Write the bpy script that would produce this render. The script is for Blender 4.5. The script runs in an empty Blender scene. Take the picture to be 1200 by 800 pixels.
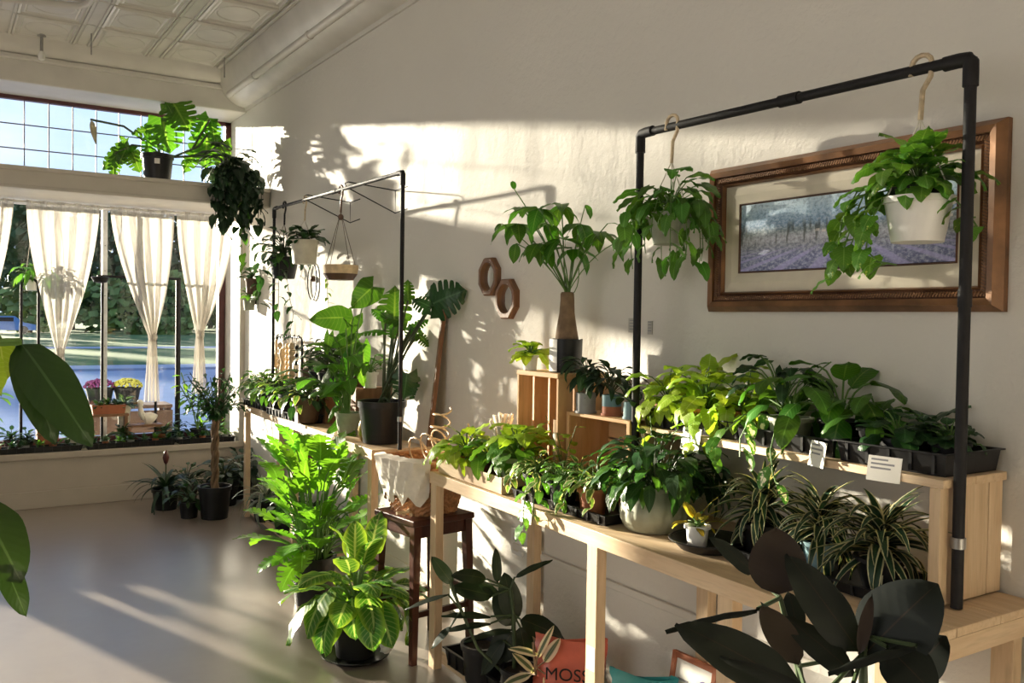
import bpy, math, random
from mathutils import Vector, Matrix
import numpy as np
pi = math.pi
S = bpy.context.scene
COL = S.collection
# ------------------------------------------------------------------ camera
cam = bpy.data.cameras.new('camera'); cam.sensor_width = 36; cam.lens = 31.5; cam.clip_start = .05; cam.clip_end = 500
co = bpy.data.objects.new('camera', cam); COL.objects.link(co)
F = Vector((0.541172,0.840578,-0.02367)); R = Vector((0.840912,-0.540965,0.014995)); U = Vector((0.0002,0.028019,0.999607))
co.matrix_world = Matrix(((R.x, U.x, -F.x, 0), (R.y, U.y, -F.y, 0), (R.z, U.z, -F.z, 1.5), (0, 0, 0, 1)))
S.camera = co
# ------------------------------------------------------------------ light
SUN = 29.0; SKY = 1.35; FILL = 56; EXPO = 0.0
S.view_settings.view_transform = 'Standard'; S.view_settings.look = 'None'
S.view_settings.gamma = 1; S.view_settings.use_curve_mapping = False; S.view_settings.exposure = EXPO
w = bpy.data.worlds.new('sky'); S.world = w; w.use_nodes = True
nt = w.node_tree; nt.nodes.clear()
wo = nt.nodes.new('ShaderNodeOutputWorld'); bg = nt.nodes.new('ShaderNodeBackground'); bg.inputs[1].default_value = SKY
tc = nt.nodes.new('ShaderNodeTexCoord'); sx = nt.nodes.new('ShaderNodeSeparateXYZ'); nt.links.new(tc.outputs['Generated'], sx.inputs[0])
cr = nt.nodes.new('ShaderNodeValToRGB'); nt.links.new(sx.outputs['Z'], cr.inputs[0])
e = cr.color_ramp.elements; e[0].position = 0; e[0].color = (.72, .84, 1, 1); e[1].position = .6; e[1].color = (.13, .3, .8, 1)
m_ = e.new(.22); m_.color = (.50, .72, 1, 1)
no = nt.nodes.new('ShaderNodeTexNoise'); no.inputs['Scale'].default_value = 3.5; no.inputs['Detail'].default_value = 6
mp = nt.nodes.new('ShaderNodeMapping'); mp.inputs['Scale'].default_value = (1, 1, 2.5); nt.links.new(tc.outputs['Generated'], mp.inputs[0]); nt.links.new(mp.outputs[0], no.inputs['Vector'])
mr = nt.nodes.new('ShaderNodeMapRange'); mr.inputs[1].default_value = .45; mr.inputs[2].default_value = .75; nt.links.new(no.outputs[0], mr.inputs[0])
mx = nt.nodes.new('ShaderNodeMix'); mx.data_type = 'RGBA'; nt.links.new(mr.outputs[0], mx.inputs[0]); nt.links.new(cr.outputs[0], mx.inputs[6]); mx.inputs[7].default_value = (.85, .92, 1, 1)
nt.links.new(mx.outputs[2], bg.inputs[0]); nt.links.new(bg.outputs[0], wo.inputs[0])
sl = bpy.data.lights.new('sun', 'SUN'); sl.energy = SUN; sl.angle = math.radians(.95); sl.color = (1, .87, .67)
so = bpy.data.objects.new('sun', sl); COL.objects.link(so)
so.rotation_euler = Vector((.34, -1, -.171)).to_track_quat('-Z', 'Y').to_euler(); so.location = (-3, 12, 6)
al = bpy.data.lights.new('fill_light', 'AREA'); al.shape = 'RECTANGLE'; al.size = 2.4; al.size_y = 4; al.energy = FILL; al.color = (1, .985, .965)  # added fill with no real source, brightens the right wall
ao = bpy.data.objects.new('fill_light', al); COL.objects.link(ao); ao.location = (-3.9, 1.2, 2.0); ao.rotation_euler = (0, -pi / 2, 0)

# ------------------------------------------------------------------ helpers
def link(o, parent=None):
    COL.objects.link(o)
    if parent is not None: o.parent = parent
    return o
def thing(name, label, cat, loc=(0, 0, 0), group=None):
    o = bpy.data.objects.new(name, None); o.empty_display_size = .05; o.location = loc
    o['label'] = label; o['category'] = cat
    if group: o['group'] = group
    return link(o)
def tag(o, label, cat, group=None):
    o['label'] = label; o['category'] = cat
    if group: o['group'] = group
    return o
def struct(o): o['kind'] = 'structure'; return o
class MB:
    def __init__(s): s.v = []; s.f = []; s.m = []; s.mi = 0
    def add(s, vs, fs):
        b = len(s.v); s.v += [tuple(a) for a in vs]; s.f += [tuple(i + b for i in f) for f in fs]; s.m += [s.mi] * len(fs); return s
    def hexa(s, q, z0, z1):          # quad footprint [(x,y)*4] counter-clockwise
        return s.add([(x, y, z0) for x, y in q] + [(x, y, z1) for x, y in q], [(3, 2, 1, 0), (4, 5, 6, 7), (0, 1, 5, 4), (1, 2, 6, 5), (2, 3, 7, 6), (3, 0, 4, 7)])
    def box(s, x0, x1, y0, y1, z0, z1): return s.hexa([(x0, y0), (x1, y0), (x1, y1), (x0, y1)], z0, z1)
    def rbox(s, c, sz, mat3=None):
        a, b, d = sz[0] / 2, sz[1] / 2, sz[2] / 2
        vs = [Vector((x * a, y * b, z * d)) for z in (-1, 1) for x, y in ((-1, -1), (1, -1), (1, 1), (-1, 1))]
        if mat3 is not None: vs = [mat3 @ v for v in vs]
        return s.add([v + Vector(c) for v in vs], [(3, 2, 1, 0), (4, 5, 6, 7), (0, 1, 5, 4), (1, 2, 6, 5), (2, 3, 7, 6), (3, 0, 4, 7)])
    def tube(s, pts, r, n=6, cap=True):
        pts = [Vector(p) for p in pts]; rs = r if isinstance(r, (list, tuple)) else [r] * len(pts)
        rings = []; prev = None
        for i, p in enumerate(pts):
            t = (pts[min(i + 1, len(pts) - 1)] - pts[max(i - 1, 0)])
            t = t.normalized() if t.length > 1e-9 else Vector((0, 0, 1))
            if prev is None: a = t.orthogonal().normalized()
            else:
                a = prev - t * prev.dot(t); a = a.normalized() if a.length > 1e-6 else t.orthogonal().normalized()
            prev = a; b = t.cross(a)
            rings.append([p + (a * math.cos(k * 2 * pi / n) + b * math.sin(k * 2 * pi / n)) * rs[i] for k in range(n)])
        vs = [q for rg in rings for q in rg]; fs = []
        for i in range(len(pts) - 1):
            for k in range(n): fs.append((i * n + k, i * n + (k + 1) % n, (i + 1) * n + (k + 1) % n, (i + 1) * n + k))
        if cap: fs.append(tuple(reversed(range(n)))); fs.append(tuple((len(pts) - 1) * n + k for k in range(n)))
        return s.add(vs, fs)
    def lathe(s, prof, n=20, c=(0, 0, 0), fn=None):    # prof [(r,z)]
        vs = []; fs = []
        for r, z in prof:
            for k in range(n):
                a = 2 * pi * k / n; rr = r * (fn(a, z) if fn else 1)
                vs.append((c[0] + rr * math.cos(a), c[1] + rr * math.sin(a), c[2] + z))
        for i in range(len(prof) - 1):
            for k in range(n): fs.append((i * n + k, i * n + (k + 1) % n, (i + 1) * n + (k + 1) % n, (i + 1) * n + k))
        if prof[0][0] > 1e-4: fs.append(tuple(reversed(range(n))))
        if prof[-1][0] > 1e-4: fs.append(tuple((len(prof) - 1) * n + k for k in range(n)))
        return s.add(vs, fs)
    def ball(s, c, r, n=8, sq=1.0):
        return s.lathe([(max(1e-5, r * math.sin(pi * i / n)), -r * sq * math.cos(pi * i / n)) for i in range(n + 1)], n + 2, c)
    def mesh(s, name, mats, smooth=False):
        me = bpy.data.meshes.new(name); me.from_pydata([tuple(v) for v in s.v], [], s.f)
        for m in (mats if isinstance(mats, (list, tuple)) else [mats]): me.materials.append(m)
        if any(s.m): me.polygons.foreach_set('material_index', s.m)
        if smooth: me.polygons.foreach_set('use_smooth', [True] * len(me.polygons))
        me.update(); return me
    def build(s, name, mats, parent=None, smooth=False, bev=0, label=None):
        o = bpy.data.objects.new(name, s.mesh(name, mats, smooth)); link(o, parent)
        if bev:
            b = o.modifiers.new('bevel', 'BEVEL'); b.width = bev; b.segments = 2; b.limit_method = 'ANGLE'
        if smooth and bev == 0:
            try:
                o.data.set_sharp_from_angle(angle=math.radians(45))
            except Exception: pass
        if label: o['label'] = label
        return o
# ------------------------------------------------------------------ materials
def nodes(name):
    m = bpy.data.materials.new(name); m.use_nodes = True; n = m.node_tree; n.nodes.clear()
    return m, n, n.nodes.new('ShaderNodeOutputMaterial')
def N(n, t, **kw):
    a = n.nodes.new(t)
    for k, v in kw.items(): setattr(a, k, v)
    return a
def mixc(n, f, a, b, mode='MIX'):
    x = n.nodes.new('ShaderNodeMix'); x.data_type = 'RGBA'; x.blend_type = mode
    for i, v in ((0, f), (6, a), (7, b)):
        if hasattr(v, 'is_linked'): n.links.new(v, x.inputs[i])
        elif i == 0: x.inputs[0].default_value = v
        else: x.inputs[i].default_value = (*v[:3], 1)
    return x.outputs[2]
def math_(n, op, a, b=0.0, clamp=False):
    x = n.nodes.new('ShaderNodeMath'); x.operation = op; x.use_clamp = clamp
    for i, v in ((0, a), (1, b)):
        if hasattr(v, 'is_linked'): n.links.new(v, x.inputs[i])
        else: x.inputs[i].default_value = v
    return x.outputs[0]
def rng_(n, v, a, b, c=0.0, d=1.0):
    x = n.nodes.new('ShaderNodeMapRange'); n.links.new(v, x.inputs[0])
    for i, q in enumerate((a, b, c, d)): x.inputs[i + 1].default_value = q
    return x.outputs[0]
def noise(n, scale, detail=4, vec=None, rough=.5):
    x = n.nodes.new('ShaderNodeTexNoise'); x.inputs['Scale'].default_value = scale; x.inputs['Detail'].default_value = detail; x.inputs['Roughness'].default_value = rough
    if vec is not None: n.links.new(vec, x.inputs['Vector'])
    return x.outputs[0]
def mapped(n, sc, kind='Object', rot=(0, 0, 0)):
    t = n.nodes.new('ShaderNodeTexCoord'); m = n.nodes.new('ShaderNodeMapping'); m.inputs['Scale'].default_value = sc; m.inputs['Rotation'].default_value = rot
    n.links.new(t.outputs[kind], m.inputs[0]); return m.outputs[0]
def bump(n, h, strength, dist=.01):
    b = n.nodes.new('ShaderNodeBump'); b.inputs['Strength'].default_value = strength; b.inputs['Distance'].default_value = dist
    n.links.new(h, b.inputs['Height']); return b.outputs[0]
def princ(n, col, rough, metal=0, nrm=None, spec=.5):
    p = n.nodes.new('ShaderNodeBsdfPrincipled')
    if hasattr(col, 'is_linked'): n.links.new(col, p.inputs['Base Color'])
    else: p.inputs['Base Color'].default_value = (*col[:3], 1)
    if hasattr(rough, 'is_linked'): n.links.new(rough, p.inputs['Roughness'])
    else: p.inputs['Roughness'].default_value = rough
    p.inputs['Metallic'].default_value = metal; p.inputs['Specular IOR Level'].default_value = spec
    if nrm is not None: n.links.new(nrm, p.inputs['Normal'])
    return p.outputs[0]
def plain(name, col, rough=.6, metal=0, var=.12, scale=18, bmp=.15, spec=.5):
    m, n, o = nodes(name); v = mapped(n, (1, 1, 1)); h = noise(n, scale, 4, v)
    c = mixc(n, rng_(n, h, .3, .7), tuple(a * (1 - var) for a in col), tuple(min(1, a * (1 + var)) for a in col))
    n.links.new(princ(n, c, rough, metal, bump(n, noise(n, scale * 6, 2, v), bmp, .002), spec), o.inputs[0]); return m
def wood(name, a, b, axis='y', rough=.55):
    m, n, o = nodes(name); s = {'x': (1.2, 14, 14), 'y': (14, 1.2, 14), 'z': (14, 14, 1.2)}[axis]
    v = mapped(n, s); h = noise(n, 2.2, 5, v, .6); g = noise(n, 9, 3, v)
    k = mapped(n, tuple(q * .35 + 1.6 for q in s)); vo = n.nodes.new('ShaderNodeTexVoronoi'); vo.inputs['Scale'].default_value = 1.3; n.links.new(k, vo.inputs['Vector'])
    kn = rng_(n, vo.outputs['Distance'], .03, .12, 1, 0)
    oi = n.nodes.new('ShaderNodeObjectInfo')
    c = mixc(n, rng_(n, h, .3, .7), a, b); c = mixc(n, math_(n, 'MULTIPLY', rng_(n, g, .5, .75), .35), c, tuple(q * .62 for q in a)); c = mixc(n, math_(n, 'MULTIPLY', kn, .6), c, tuple(q * .35 for q in a))
    c = mixc(n, math_(n, 'MULTIPLY', oi.outputs['Random'], .25), c, tuple(q * .7 for q in a))
    n.links.new(princ(n, c, rough, 0, bump(n, g, .2, .002), .35), o.inputs[0]); return m
def leafmat(name, base, tip=None, rib=None, ribw=.07, edge=None, e0=.7, e1=.85, mottle=None, trans=.35, tcol=None, rough=.42, under=None, vein=.25, spec=.4, var=.25, vb=.12):
    m, n, o = nodes(name)
    uv = N(n, 'ShaderNodeUVMap'); sp = N(n, 'ShaderNodeSeparateXYZ'); n.links.new(uv.outputs[0], sp.inputs[0])
    a = math_(n, 'MULTIPLY', math_(n, 'ABSOLUTE', math_(n, 'SUBTRACT', sp.outputs[0], .5)), 2.0); v = sp.outputs[1]
    c = mixc(n, v, base, tip or tuple(q * 1.15 for q in base))
    c = mixc(n, .35, c, mixc(n, noise(n, 5, 3, mapped(n, (1, 1, 1))), tuple(q * .6 for q in base), tuple(q * 1.3 for q in base)))
    vv = math_(n, 'SINE', math_(n, 'MULTIPLY', math_(n, 'SUBTRACT', v, math_(n, 'MULTIPLY', a, .22)), 62.0))
    c = mixc(n, math_(n, 'MULTIPLY', rng_(n, vv, .6, 1), vein), c, rib or tuple(min(1, q * 1.6 + .02) for q in base))
    if mottle:
        mo = rng_(n, noise(n, mottle[1], 3, mapped(n, (1, 1.0, 1))), mottle[2], mottle[2] + .06); c = mixc(n, mo, c, mottle[0])
    if edge: c = mixc(n, rng_(n, a, e0, e1), c, edge)
    c = mixc(n, rng_(n, a, ribw * .5, ribw, .8, 0), c, rib or tuple(min(1, q * 1.8 + .03) for q in base))
    oi = n.nodes.new('ShaderNodeObjectInfo'); hs = n.nodes.new('ShaderNodeHueSaturation'); n.links.new(c, hs.inputs['Color'])
    n.links.new(rng_(n, oi.outputs['Random'], 0, 1, 1 - var, 1 + var), hs.inputs['Value']); n.links.new(rng_(n, oi.outputs['Random'], 0, 1, .485, .512), hs.inputs['Hue'])
    c = hs.outputs[0]; cf = c
    if under:
        ge = n.nodes.new('ShaderNodeNewGeometry'); c = mixc(n, ge.outputs['Backfacing'], c, under)
    p = princ(n, c, rough, 0, bump(n, vv, vb, .002), spec)
    t = n.nodes.new('ShaderNodeBsdfTranslucent')
    if tcol: n.links.new(mixc(n, .6, cf, tcol), t.inputs[0])
    else: n.links.new(mixc(n, 1, cf, (1.9, 1.75, .8), 'MULTIPLY'), t.inputs[0])
    ms = n.nodes.new('ShaderNodeMixShader'); ms.inputs[0].default_value = trans
    n.links.new(p, ms.inputs[1]); n.links.new(t.outputs[0], ms.inputs[2]); n.links.new(ms.outputs[0], o.inputs[0]); return m
M = {}
# wall plaster with fine relief
def plaster(name, col, rel):
    m, n, o = nodes(name); v = mapped(n, (1, 1, 1)); a = noise(n, 1.3, 5, v); b = noise(n, 40, 4, v); d = noise(n, 7, 5, v, .65)
    c = mixc(n, rng_(n, a, .3, .7), tuple(q * .94 for q in col), col)
    h = math_(n, 'ADD', math_(n, 'MULTIPLY', b, .35), d)
    n.links.new(princ(n, c, .75, 0, bump(n, h, rel, .012), .3), o.inputs[0]); return m
M['wall'] = plaster('wall_plaster', (.72, .69, .635), .6)
M['trimw'] = plain('painted_trim', (.56, .52, .46), .5, 0, .05, 6, .1)
M['sillw'] = plain('painted_low_wall', (.43, .38, .32), .55, 0, .06, 4, .15)
M['tin'] = plain('painted_tin', (.60, .575, .53), .4, 0, .06, 5, .15)
def floor_mat():
    m, n, o = nodes('polished_concrete'); v = mapped(n, (1, 1, 1)); a = noise(n, 1.1, 6, v, .6); b = noise(n, 9, 5, v, .6); d = noise(n, 60, 2, v)
    c = mixc(n, rng_(n, a, .2, .8), (.20, .16, .135), (.28, .235, .20)); c = mixc(n, math_(n, 'MULTIPLY', rng_(n, b, .35, .8), .2), c, (.33, .295, .26))
    r = rng_(n, a, .2, .8, .26, .36)
    n.links.new(princ(n, c, r, 0, bump(n, math_(n, 'ADD', b, math_(n, 'MULTIPLY', d, .3)), .05, .006), .9), o.inputs[0]); return m
M['floor'] = floor_mat()
M['maroon'] = plain('maroon_frame', (.075, .018, .02), .4)
M['alu'] = plain('white_mullion', (.62, .64, .66), .4)
M['lead'] = plain('lead_came', (.05, .035, .06), .6)
def glass():
    m, n, o = nodes('window_glass'); t = n.nodes.new('ShaderNodeBsdfTransparent'); t.inputs[0].default_value = (.95, .97, .98, 1)
    g = n.nodes.new('ShaderNodeBsdfGlossy'); g.inputs['Roughness'].default_value = .02; fr = n.nodes.new('ShaderNodeFresnel'); fr.inputs[0].default_value = 1.4
    ms = n.nodes.new('ShaderNodeMixShader'); n.links.new(math_(n, 'MULTIPLY', fr.outputs[0], .7), ms.inputs[0]); n.links.new(t.outputs[0], ms.inputs[1]); n.links.new(g.outputs[0], ms.inputs[2]); n.links.new(ms.outputs[0], o.inputs[0]); return m
M['glass'] = glass()
def sheer():
    m, n, o = nodes('sheer_cotton'); v = mapped(n, (60, 60, 3)); h = noise(n, 4, 2, v)
    c = mixc(n, h, (.60, .56, .50), (.74, .70, .64))
    d = n.nodes.new('ShaderNodeBsdfDiffuse'); n.links.new(c, d.inputs[0]); t = n.nodes.new('ShaderNodeBsdfTranslucent'); n.links.new(c, t.inputs[0]); tr = n.nodes.new('ShaderNodeBsdfTransparent')
    a = n.nodes.new('ShaderNodeMixShader'); a.inputs[0].default_value = .5; n.links.new(d.outputs[0], a.inputs[1]); n.links.new(t.outputs[0], a.inputs[2])
    b = n.nodes.new('ShaderNodeMixShader'); n.links.new(rng_(n, h, .3, .7, .22, .5), b.inputs[0]); n.links.new(a.outputs[0], b.inputs[1]); n.links.new(tr.outputs[0], b.inputs[2]); n.links.new(b.outputs[0], o.inputs[0]); return m
M['sheer'] = sheer()
PA, PB = (.60, .42, .25), (.74, .57, .38)
for ax in 'xyz': M['pine' + ax] = wood('pine_' + ax, PA, PB, ax)
for ax in 'xyz': M['crate' + ax] = wood('crate_pine_' + ax, (.68, .38, .16), (.78, .50, .26), ax)
M['darkwood'] = wood('dark_stained_wood', (.055, .016, .010), (.10, .032, .018), 'z', .35)
M['midwood'] = wood('walnut', (.16, .075, .035), (.28, .14, .07), 'z', .45)
M['board'] = wood('old_board', (.20, .10, .05), (.30, .16, .09), 'z', .5)
M['black'] = plain('black_plastic', (.009, .009, .010), .42, 0, .2, 8, .1, .35)
M['iron'] = plain('black_iron', (.011, .010, .011), .6, 0, .3, 30, .3, .3)
M['terra'] = plain('terracotta', (.36, .12, .055), .75)
M['dred'] = plain('oxblood_ceramic', (.09, .022, .018), .35)
M['sage'] = plain('sage_ceramic', (.28, .29, .22), .5, 0, .15)
M['cream'] = plain('cream_ceramic', (.62, .58, .47), .5)
M['white'] = plain('white_plastic', (.78, .77, .74), .4, 0, .04)
M['grey'] = plain('grey_ceramic', (.33, .33, .32), .5)
M['teal'] = plain('teal_ceramic', (.10, .20, .23), .35)
M['blue'] = plain('pale_blue_ceramic', (.22, .36, .40), .4)
M['brown'] = plain('brown_plastic', (.10, .05, .03), .5)
M['soil'] = plain('potting_soil', (.022, .015, .010), .95, 0, .5, 60, .8)
M['stem'] = plain('green_stem', (.10, .20, .04), .5)
M['dstem'] = plain('dark_stem', (.035, .06, .02), .5)
M['bark'] = plain('bark', (.20, .13, .075), .85, 0, .35, 22, .9)
M['rope'] = plain('natural_rope', (.55, .44, .30), .9, 0, .2, 90, .8)
M['cord'] = plain('pale_cord', (.62, .58, .50), .9)
M['dcord'] = plain('dark_cord', (.10, .07, .05), .9)
M['gold'] = plain('aged_brass', (.42, .28, .10), .3, .8, .3, 14, .3)
M['card'] = plain('white_card', (.82, .80, .74), .7, 0, .02)
M['ink'] = plain('grey_ink', (.25, .25, .27), .8)
M['cardboard'] = plain('cardboard', (.48, .33, .20), .85)
M['cloth'] = plain('white_cloth', (.72, .66, .58), .9, 0, .08, 30, .5)
M['wicker'] = plain('wicker', (.42, .21, .09), .6, 0, .3, 50, .4)
M['rattan'] = plain('pale_rattan', (.62, .46, .28), .6, 0, .2, 30, .3)
M['metal'] = plain('grey_metal', (.35, .34, .33), .35, .8)
M['stone'] = plain('painted_figurine', (.74, .70, .62), .6)
M['mirror'] = plain('mirror_glass', (.75, .77, .78), .04, 1, .02, 3, 0)
G = {}
G['mon'] = leafmat('monstera_leaf', (.045, .15, .014), rib=(.16, .30, .06), trans=.38, rough=.35)
G['mond'] = leafmat('dark_monstera_leaf', (.014, .055, .014), trans=.2, rough=.32)
G['green'] = leafmat('green_leaf', (.065, .18, .025), trans=.38)
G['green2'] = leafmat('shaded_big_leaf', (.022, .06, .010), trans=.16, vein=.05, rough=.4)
G['dark'] = leafmat('dark_green_leaf', (.018, .062, .016), trans=.25)
G['deep'] = leafmat('deep_green_leaf', (.012, .035, .014), trans=.15)
G['neon'] = leafmat('chartreuse_leaf', (.26, .42, .03), tip=(.34, .5, .05), rib=(.45, .58, .15), trans=.42, var=.15)
G['lime'] = leafmat('bright_green_leaf', (.12, .27, .025), trans=.42)
G['pothos'] = leafmat('pothos_leaf', (.085, .22, .028), rib=(.2, .36, .08), trans=.4, mottle=((.42, .5, .12), 5, .64))
G['marble'] = leafmat('marbled_leaf', (.06, .17, .03), trans=.35, mottle=((.78, .77, .64), 3.2, .50))
G['rubber'] = leafmat('rubber_leaf', (.006, .009, .007), tip=(.008, .012, .008), rib=(.03, .018, .012), ribw=.03, trans=.03, rough=.48, under=(.032, .022, .017), vein=.03, spec=.22, var=.2, vb=.02)
G['rubberg'] = leafmat('green_rubber_leaf', (.011, .022, .011), rib=(.06, .06, .03), ribw=.04, trans=.10, rough=.34, under=(.04, .045, .018), vein=.04, var=.3, vb=.02, spec=.3)
G['rubberc'] = leafmat('cream_rubber_leaf', (.09, .13, .06), edge=(.75, .68, .50), e0=.25, e1=.5, trans=.3, rough=.35, vein=.1)
G['cala'] = leafmat('calathea_leaf', (.05, .17, .02), rib=(.42, .55, .22), ribw=.12, edge=(.24, .40, .05), e0=.6, e1=.95, trans=.42, rough=.35, vein=.4)
G['xan'] = leafmat('lobed_leaf', (.09, .24, .018), tip=(.13, .32, .03), trans=.42, rough=.38)
G['drac'] = leafmat('dracaena_leaf', (.016, .045, .022), rib=(.02, .055, .022), edge=(.46, .44, .26), e0=.66, e1=.74, trans=.22, vein=0)
G['spider'] = leafmat('grey_strap_leaf', (.12, .17, .14), edge=(.4, .43, .36), e0=.55, e1=.75, trans=.25, vein=0)
G['begonia'] = leafmat('silvery_green_leaf', (.03, .08, .035), rib=(.22, .3, .2), ribw=.2, trans=.2, vein=.3)
G['hoya'] = leafmat('variegated_small_leaf', (.10, .21, .04), edge=(.55, .55, .30), e0=.6, e1=.8, trans=.35)
G['dry'] = leafmat('dry_leaf', (.30, .28, .22), trans=.02)
G['croton'] = leafmat('yellow_leaf', (.45, .38, .06), rib=(.2, .1, .03), edge=(.06, .09, .03), e0=.75, e1=.95, trans=.35)
G['flowerp'] = plain('purple_flowers', (.16, .02, .11), .8)
G['flowery'] = plain('yellow_flowers', (.45, .42, .06), .8)
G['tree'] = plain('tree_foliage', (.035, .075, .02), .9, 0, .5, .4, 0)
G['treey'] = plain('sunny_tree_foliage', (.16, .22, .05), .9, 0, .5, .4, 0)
# ------------------------------------------------------------------ leaves
def leaf_mesh(kind, W, mat, droop=.6, fold=.15, wave=.0, seed=0):
    rd = random.Random(seed); us = [-1, -.5, 0, .5, 1]; nv = 13; back = 0.; rows = [(i / (nv - 1), 1.) for i in range(nv)]; slant = 0
    if kind == 'strap': us = [-1, 0, 1]; rows = [(i / 9, 1.) for i in range(10)]; prof = lambda t: min(1, (t + .05) * 4) ** .6 * (1 - t ** 2.2) ** .9
    elif kind == 'lance': prof = lambda t: math.sin(pi * min(1, t ** .72)) ** .9
    elif kind == 'ovate': prof = lambda t: math.sin(pi * t ** .8) ** .62
    elif kind == 'round': prof = lambda t: math.sin(pi * t ** .95) ** .5
    elif kind == 'heart': back = .26; prof = lambda t: (1 - t ** 1.7) ** .8 * min(1, .55 + t * 2.4)
    elif kind in ('monstera', 'lobed'):
        nf = 5; inner = .46 if kind == 'monstera' else .30; slant = .16 if kind == 'monstera' else .22; back = .22 if kind == 'monstera' else .1
        rows = [(0, 1.)]; a = .12
        for k in range(nf):
            st = (.9 - a) / (nf - k) if k < nf else .1
            rows += [(a + st * .02, .88), (a + st * .14, 1.), (a + st * .60, 1.), (a + st * .76, .86)]
            if k < nf - 1: rows += [(a + st * .80, inner), (a + st * .95, inner)]
            a += st
        rows += [(1., 1.)]; us = [-1, -.42, 0, .42, 1]
        prof = (lambda t: (1 - t ** 2.4) ** .7 * min(1, .6 + t * 2.)) if kind == 'monstera' else (lambda t: (1 - t ** 1.8) ** .75 * min(1, .35 + t * 2.2))
    vs = []; uvs = []
    for t, cut in rows:
        hw = max(.0, prof(min(max(t, 0), 1))) * W / 2
        for u in us:
            uu = u if abs(u) < .45 else math.copysign(max(cut, .45), u)
            if kind == 'lobed' and cut < .5: uu = u * .45
            x = uu * hw; s = t - back * abs(uu) ** 1.4 * (1 - t) ** 3 + slant * abs(uu) * (1 - t) * min(1, t * 3)
            z = fold * abs(x) - (.12 * W * abs(uu) ** 2 if kind in ('heart', 'round', 'ovate', 'monstera') else 0) + wave * W * abs(uu) * math.sin(t * 17 + (u > 0) * 2 + seed)
            th = -droop * max(0, s); # arc
            if abs(droop) > 1e-3:
                y0 = math.sin(droop * s) / droop if s > 0 else s; z0 = -(1 - math.cos(droop * s)) / droop if s > 0 else 0
            else: y0 = s; z0 = 0
            vs.append((x, y0 + z * math.sin(-th) * 1.0, z0 + z * math.cos(th))); uvs.append((.5 + uu * .5, t))
    n = len(us); fs = []
    for i in range(len(rows) - 1):
        for k in range(n - 1): fs.append((i * n + k, i * n + k + 1, (i + 1) * n + k + 1, (i + 1) * n + k))
    me = bpy.data.meshes.new('leaf'); me.from_pydata(vs, [], fs); me.materials.append(mat)
    ul = me.uv_layers.new(name='UVMap'); ul.data.foreach_set('uv', [c for l in me.loops for c in uvs[l.vertex_index]])
    me.polygons.foreach_set('use_smooth', [True] * len(me.polygons)); me.update(); return me
_LS = {}
def LS(kind, mat, W, droop=.6, fold=.15, wave=.03, n=3):
    k = (kind, mat, W, droop, fold, wave)
    if k not in _LS: _LS[k] = ([leaf_mesh(kind, W, G[mat], droop * (.6 + .5 * i), fold * (1 - .3 * i), wave, i) for i in range(n)], W)
    return _LS[k]
def leaf_matrix(base, d, nrm, sx, sy, sz):
    y = Vector(d).normalized(); z = Vector(nrm); z = z - y * z.dot(y)
    z = z.normalized() if z.length > 1e-4 else y.orthogonal().normalized(); x = y.cross(z)
    return Matrix(((x.x * sx, y.x * sy, z.x * sz, base[0]), (x.y * sx, y.y * sy, z.y * sz, base[1]), (x.z * sx, y.z * sy, z.z * sz, base[2]), (0, 0, 0, 1)))
def put(root, me, mx, name='leaf'):
    o = bpy.data.objects.new(name, me); link(o, root); o.matrix_local = mx; return o
def spans(root, lst, ls, rd=random.Random(5), name='leaf', grow=1.0):      # lst: (base, tip, width, normal) in world coordinates
    off = root.location; ms, W = ls
    for b, t, wd, nr in lst:
        b = Vector(b) - off; t = Vector(t) - off; d = t - b; L = d.length * grow
        put(root, rd.choice(ms), leaf_matrix(b, d, nr, wd / W, L * 1.03, (wd / W + L) / 2), name)
def bez(a, b, c, n=5): return [a * (1 - t) ** 2 + b * 2 * t * (1 - t) + c * t * t for t in [i / n for i in range(n + 1)]]
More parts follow.
